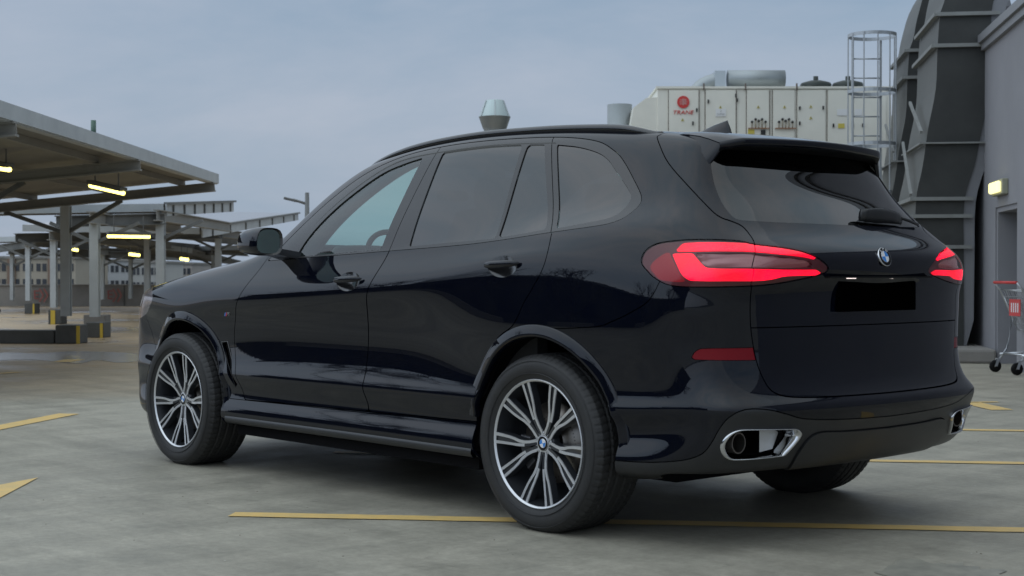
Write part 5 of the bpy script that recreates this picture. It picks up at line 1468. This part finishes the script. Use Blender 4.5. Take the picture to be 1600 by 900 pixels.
m = MB(); boxW(m, -14, 12, -.42, .09, ztop, ztop+.10); boxW(m, -14,12,.0,.05,ztop-.09,ztop-.003); rel(m.build('parapet_cap', M_CAPG), bld)
m = MB(); boxW(m, sa, sb, -.33, -.28, 0, dzt); do = rel(m.build('door', mat('grey_door', (.115,.12,.13), .6)), bld)
m = MB(); boxW(m, sa, sa+.06, -.27, -.02, 0, dzt); boxW(m, sb-.06, sb, -.27, -.02, 0, dzt); boxW(m, sa+.061, sb-.061, -.27, -.02, dzt-.06, dzt); rel(m.build('door_frame', M_RENDER), bld)
m = MB(); p = wl_(sa+.25,-.26,1.0); m.tube([p, p+NW*.05, p+NW*.05+DW*.12], .012, 8); rel(m.build('door_handle', M_CHROME), bld)
lc = wall_pt(1567,293); wlamp = empty('wall_lamp', lc); tag(wlamp, 'small lit yellow bulkhead lamp above the doorway', 'wall lamp')
cs = (lc-W0).dot(DW)
m = MB(); boxW(m, cs-.34, cs+.34, 0, .07, lc.z-.09, lc.z+.09); rel(m.build('lamp_base', mat('lamp_body', (.30,.30,.22), .5), bevel=.01), wlamp)
m = MB(); boxW(m, cs-.27, cs+.27, .07, .12, lc.z-.065, lc.z+.065); rel(m.build('lamp_glass', M_LAMPS, bevel=.02), wlamp)
m = MB(); boxW(m, -.3, 2.6, .0, .55, 0, .17); o = m.build('kerb_block', M_CONC, bevel=.03); tag(o, 'chipped pale concrete kerb block at the foot of the ducts', 'kerb')

# big sheet metal ducts: S-shaped profile in the plane across the wall, swept along the wall
def dpt(px, py, s_off=0):
    P0 = W0+DW*.55; r = ray(px, py); t = (P0-CAMP).dot(DW)/r.dot(DW); q = CAMP+r*t-P0; return (q.dot(NW), q.z)
LFT = [(1640,-215),(1560,-170),(1505,-100),(1484,-40),(1476,0),(1469,23),(1465,72),(1462,139),(1450,202),(1441.6,260),(1431,315),(1431,400),(1431,500),(1431,556)]
RGTp = [(1640,-120),(1600,-90),(1568,-40),(1556,-10),(1550,14),(1548.6,40),(1547,81),(1544,150),(1531,220),(1522.5,260),(1507,315),(1506,400),(1506,500),(1506,556)]
PLT = [(1655,-60),(1620,-50),(1592,-20),(1577,0),(1570,20),(1567,43),(1567,85),(1566,145),(1551,220),(1540,260),(1525,315),(1523,400),(1522,470),(1522,500)]
L2 = [dpt(*p) for p in LFT]; R2 = [dpt(*p) for p in RGTp]; P2 = [dpt(*p) for p in PLT]
L2 = [(a, max(z,.0)) for a, z in L2]; R2 = [(a, max(z,.0)) for a, z in R2]
def dens(P): return smooth_poly(P, 4, False)
L3, R3, P3 = dens(L2), dens(R2), dens(P2)
DEP = 1.9
def duct(shift, lab):
    S = .55+shift; n = len(L3)
    root = empty('air_duct', wl_(S, L2[-1][0], 0)); tag(root, lab, 'duct', 'dark sheet metal air ducts against the plant building')
    m = MB(); vs = [wl_(S, a, z) for a, z in L3]+[wl_(S, a, z) for a, z in R3]+[wl_(S+DEP, a, z) for a, z in L3]+[wl_(S+DEP, a, z) for a, z in R3]
    F_ = [(i, i+1, n+i+1, n+i) for i in range(n-1)]+[(2*n+i, 3*n+i, 3*n+i+1, 2*n+i+1) for i in range(n-1)]+[(n+i, n+i+1, 3*n+i+1, 3*n+i) for i in range(n-1)]
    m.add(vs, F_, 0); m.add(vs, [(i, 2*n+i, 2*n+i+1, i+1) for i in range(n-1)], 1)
    m.add([vs[0], vs[n], vs[3*n], vs[2*n]], [(0,1,2,3)], 0)
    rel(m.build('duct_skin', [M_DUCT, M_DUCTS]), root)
    m = MB(); vs = [wl_(S+.02, a, z) for a, z in R3]+[wl_(S+.02, a, z) for a, z in P3]+[wl_(S+DEP, a, z) for a, z in R3]+[wl_(S+DEP, a, z) for a, z in P3]
    m.add(vs, [(i, i+1, n+i+1, n+i) for i in range(n-1)]+[(n+i, n+i+1, 3*n+i+1, 3*n+i) for i in range(n-1)], 0); rel(m.build('side_plate', M_PLATE2), root)
    def at_py(py):
        for (pa, pb, qa, qb) in zip(LFT, LFT[1:], L2, L2[1:]):
            if pa[1] <= py <= pb[1]:
                t = (py-pa[1])/(pb[1]-pa[1]); return qa[0]+(qb[0]-qa[0])*t, qa[1]+(qb[1]-qa[1])*t
    for py in (23, 72, 224, 311, 338, 386):
        a, z = at_py(py)
        for (ra, rb, sa_, sb_) in zip(RGTp, RGTp[1:], R2, R2[1:]):
            if sb_[1] <= z <= sa_[1]: t = (z-sb_[1])/(sa_[1]-sb_[1]+1e-9); ar_ = sb_[0]+(sa_[0]-sb_[0])*t
        th = .045 if py != 224 else .02
        m = MB(); p0, p1, p2 = wl_(S-.03, ar_-.09, z), wl_(S-.03, a+.05, z), wl_(S+DEP, a+.05, z)
        m.beam(p0, p1, .06, th); m.beam(p1, p2, .06, th); rel(m.build('stiffening_frame', M_FRAME), root)
    m = MB()
    for (pa, pb) in (((150),(210)),((218),(308))):
        a0_, z0_ = at_py(pa); a1_, z1_ = at_py(pb)
        m.beam(wl_(S+DEP*.85, a0_+.10, z0_+.1), wl_(S+.02, a1_+.07, z1_+.03), .035, .035)
    rel(m.build('diagonal_brace', M_FRAME), root)
duct(0, 'nearer of the two big dark curved sheet metal ducts')
duct(3.05, 'farther of the two big dark curved sheet metal ducts, beside the ladder cage')
# dark flat sheet on the wall behind the ducts
m = MB(); boxW(m, 2.6, 8, .005, .05, 0, 2.2); o = m.build('dark_wall_sheet', M_DUCT); tag(o, 'dark flat sheet on the wall behind the ducts', 'wall')

# ------------------------------------------------------------------ ladder with safety cage
D = 22.0; k = D/FPX; cg = empty('caged_ladder', W(R_(1365) if False else (1365-800)*k, D, 0)); tag(cg, 'tall galvanised ladder with round safety cage left of the dark ducts', 'ladder')
cr = (1367-800)*k; rad = 37*k; cd = D+.2
def ring(py, th, a0=0, a1=2*PI):
    m = MB(); z = zz(py, D); N = 32; vs = []
    for i in range(N+1):
        a = a0+(a1-a0)*i/N
        for rr_, zo in ((rad-.004,-th),(rad+.004,-th),(rad+.004,th),(rad-.004,th)): vs.append(W(cr+rr_*math.cos(a), cd+rr_*math.sin(a), z+zo))
    m.add(vs, [(i*4+j, i*4+(j+1)%4, (i+1)*4+(j+1)%4, (i+1)*4+j) for i in range(N) for j in range(4)], 0); rel(m.build('cage_hoop', M_CAGE), cg)
for py in (53, 141, 224, 300): ring(py, .025)
for i in range(7):
    a = PI*.95+PI*1.1*i/6
    m = MB(); m.beam(W(cr+rad*math.cos(a), cd+rad*math.sin(a), zz(302,D)), W(cr+rad*math.cos(a), cd+rad*math.sin(a), zz(51,D)), .035, .012, up=g2); rel(m.build('cage_bar', M_CAGE), cg)
for s_ in (-1,1):
    m = MB(); m.beam(W(cr+s_*.21, cd+rad, 0), W(cr+s_*.21, cd+rad, zz(55,D)), .05, .03, up=g2); rel(m.build('ladder_rail', M_CAGE), cg)
for i in range(15):
    z = .25+i*.29
    m = MB(); m.tube([W(cr-.2, cd+rad, z), W(cr+.2, cd+rad, z)], .012, 6); rel(m.build('rung', M_CAGE), cg)
# the unit end wall the ladder leans on
# ------------------------------------------------------------------ shopping trolley
M_WIRE = mat('trolley_wire', (.50,.52,.54), rough=.3, metal=.85)
def make_trolley():
    """local: x = forward (basket nose), z up; about 0.9 m long"""
    root = empty('shopping_trolley', (0,0,0))
    T0 = [(-.42,-.27,.90),(-.42,.27,.90),(.42,.20,.82),(.42,-.20,.82)]; B0 = [(-.26,-.20,.46),(-.26,.20,.46),(.34,.15,.50),(.34,-.15,.50)]
    T0 = [Vector(p) for p in T0]; B0 = [Vector(p) for p in B0]
    m = MB()
    for P_ in (T0, B0):
        for i in range(4): m.tube([P_[i], P_[(i+1)%4]], .006, 6)
    for i in range(4): m.tube([T0[i], B0[i]], .006, 6)
    def lerp4(P_, i, t): return P_[i].lerp(P_[(i+1)%4], t)
    for i in range(4):
        nn = 15 if i % 2 else 10
        for j in range(1, nn): m.tube([lerp4(T0,i,j/nn), lerp4(B0,i,j/nn)], .0026, 4, caps=False)
        for j in range(1, 6):
            m.tube([T0[i].lerp(B0[i],j/6), T0[(i+1)%4].lerp(B0[(i+1)%4],j/6)], .003, 4, caps=False)
    for j in range(1, 9): m.tube([B0[0].lerp(B0[1],j/9), B0[3].lerp(B0[2],j/9)], .0026, 4, caps=False)
    for j in range(1, 9): m.tube([B0[0].lerp(B0[3],j/9), B0[1].lerp(B0[2],j/9)], .0026, 4, caps=False)
    m.build('basket', M_WIRE, root)
    m = MB(); m.tube([(-.50,-.27,.98),(-.50,.27,.98)], .016, 10)
    m.build('handle', mat('trolley_red', (.55,.03,.03), .35), root)
    m = MB()
    for s_ in (-1,1):
        m.tube([(-.50,s_*.27,.98),(-.43,s_*.27,.90),(-.30,s_*.25,.60),(-.36,s_*.25,.26),(-.44,s_*.26,.145)], .012, 8)
        m.tube([(-.44,s_*.26,.20),(-.10,s_*.22,.22),(.38,s_*.18,.145)], .012, 8)
    m.tube([(-.40,-.26,.21),(-.40,.26,.21)], .010, 6); m.tube([(.30,-.19,.165),(.30,.19,.165)], .010, 6)
    m.build('frame', M_WIRE, root)
    for x, y in ((-.46,.26),(-.46,-.26),(.40,.18),(.40,-.18)):
        m = MB(); m.lathe([(.012,-.012),(.062,-.014),(.066,-.008),(.066,.008),(.062,.014),(.012,.012)], 20, M=Matrix.Translation((x-.03,y,.067))@Matrix.Rotation(PI/2,4,'X'))
        wh = m.build('castor', M_SEAL, root)
        m = MB(); m.beam((x,y-.02,.15),(x-.03,y-.02,.067),.03,.004,up=(0,1,0)); m.beam((x,y+.02,.15),(x-.03,y+.02,.067),.03,.004,up=(0,1,0)); m.box((x-.02,y-.022,.145),(x+.02,y+.022,.155)); m.build('castor_fork', M_WIRE, wh)
    m = MB(); m.box((-.395,-.13,.62),(-.388,.13,.80)); m.build('advert_panel', mat('advert_red', (.55,.05,.05), .4), root)
    m = MB()
    for j in range(4): m.box((-.398,-.09+.05*j,.66),(-.395,-.07+.05*j,.76))
    m.build('panel_bars', M_WHT, root)
    return root
tr = make_trolley(); p = W((1640-800)/FPX*16.1, 16.1, 0)
tr.location = p; tr.rotation_euler = (0,0,math.atan2(g2.y,g2.x)+.12)
tag(tr, 'wire shopping trolley with red handle by the doorway, nose out of the picture', 'shopping trolley', 'shopping trolleys')
for i in range(5):
    t2 = tr if False else copy_tree(tr); q = W(-14.35-.42*i, 40.5+.1*i, 0); t2.location = q; t2.rotation_euler = (0,0,math.atan2(g2.y,g2.x)+.05)
    t2['label'] = 'one of the nested wire trolleys far off by the parapet'

# unseen dark block, added so the car side has something dark to mirror
sb_ = empty('added_dark_block', W(-17, 4, 0)); tag(sb_, 'unseen dark block with a row of windows, added for the car paint to mirror', 'building')
m = MB(); boxRD(m, -26, -15, -9, 12, 0, 3.3); rel(m.build('wall', mat('dark_render', (.06,.058,.055), .8, noise=(.6,.6,(.09,.085,.08)))), sb_)
m = MB(); boxRD(m, -26.2, -14.8, -9.2, 12.2, 3.3, 3.45); rel(m.build('roof', M_GALVD), sb_)
for d in (-6,-2.5,1,4.5,8):
    m = MB(); boxRD(m, -15.02, -14.96, d, d+1.3, 1.2, 2.4); rel(m.build('window', mat('added_block_window', (.03,.035,.04), .08)), sb_)

# bare winter trees in planters along the left of the deck, outside the picture (the paint mirrors them)
M_BARK = mat('bark', (.06,.05,.042), rough=.95, noise=(8,.6,(.10,.09,.08)), bump=(30,.4))
def bare_tree(base, h, seed, lab):
    r_ = random.Random(seed); root = empty('bare_tree', base); tag(root, lab, 'tree', 'bare trees in planters at the left of the deck')
    tk = MB(); cr_ = MB()
    pts = [Vector((0,0,.5))]; 
    for i in range(6): pts.append(pts[-1]+Vector((r_.uniform(-.08,.08), r_.uniform(-.08,.08), h*.11)))
    tk.tube([base+p for p in pts], [.13-.012*i for i in range(7)], 8)
    def grow(p, d, l, rad, lev):
        q = p; path = [base+p]; 
        for i in range(3):
            d = (d+Vector((r_.uniform(-.22,.22), r_.uniform(-.22,.22), r_.uniform(-.05,.16)))).normalized(); q = q+d*l/3; path.append(base+q)
            if lev < 4 and i > 0:
                for _ in range(2 if lev < 3 else 1):
                    nd = (d+Vector((r_.uniform(-.9,.9), r_.uniform(-.9,.9), r_.uniform(-.2,.6)))).normalized(); grow(q, nd, l*.68, rad*.55, lev+1)
        cr_.tube(path, [rad, rad*.8, rad*.62, rad*.4], 5 if lev < 3 else 3, caps=False)
    for i in range(9):
        a = i*2.4; p = pts[2].lerp(pts[6], i/8); grow(p, Vector((math.cos(a)*.8, math.sin(a)*.8, .7)).normalized(), h*.30, .055, 1)
    rel(tk.build('trunk', M_BARK, recalc=False), root); rel(cr_.build('crown', M_BARK, recalc=False), root)
    m = MB(); boxRD(m, 0, 0, 0, 0, 0, 0) if False else m.box((base.x-.6, base.y-.6, 0), (base.x+.6, base.y+.6, .55)); o = m.build('planter', M_CONC, bevel=.03)
    tag(o, 'square concrete planter under the '+lab, 'planter', 'square concrete tree planters')
bare_tree(W(-13.2, 6.2, 0), 3.4, 1, 'bare young tree nearest the parked car')
bare_tree(W(-13.4, 9.8, 0), 3.9, 2, 'tall bare tree second from the near canopy')
bare_tree(W(-13.1, 2.0, 0), 3.3, 3, 'small bare tree facing the rear wheel')
bare_tree(W(-13.3, -3.0, 0), 3.8, 4, 'bare tree behind the photographer')
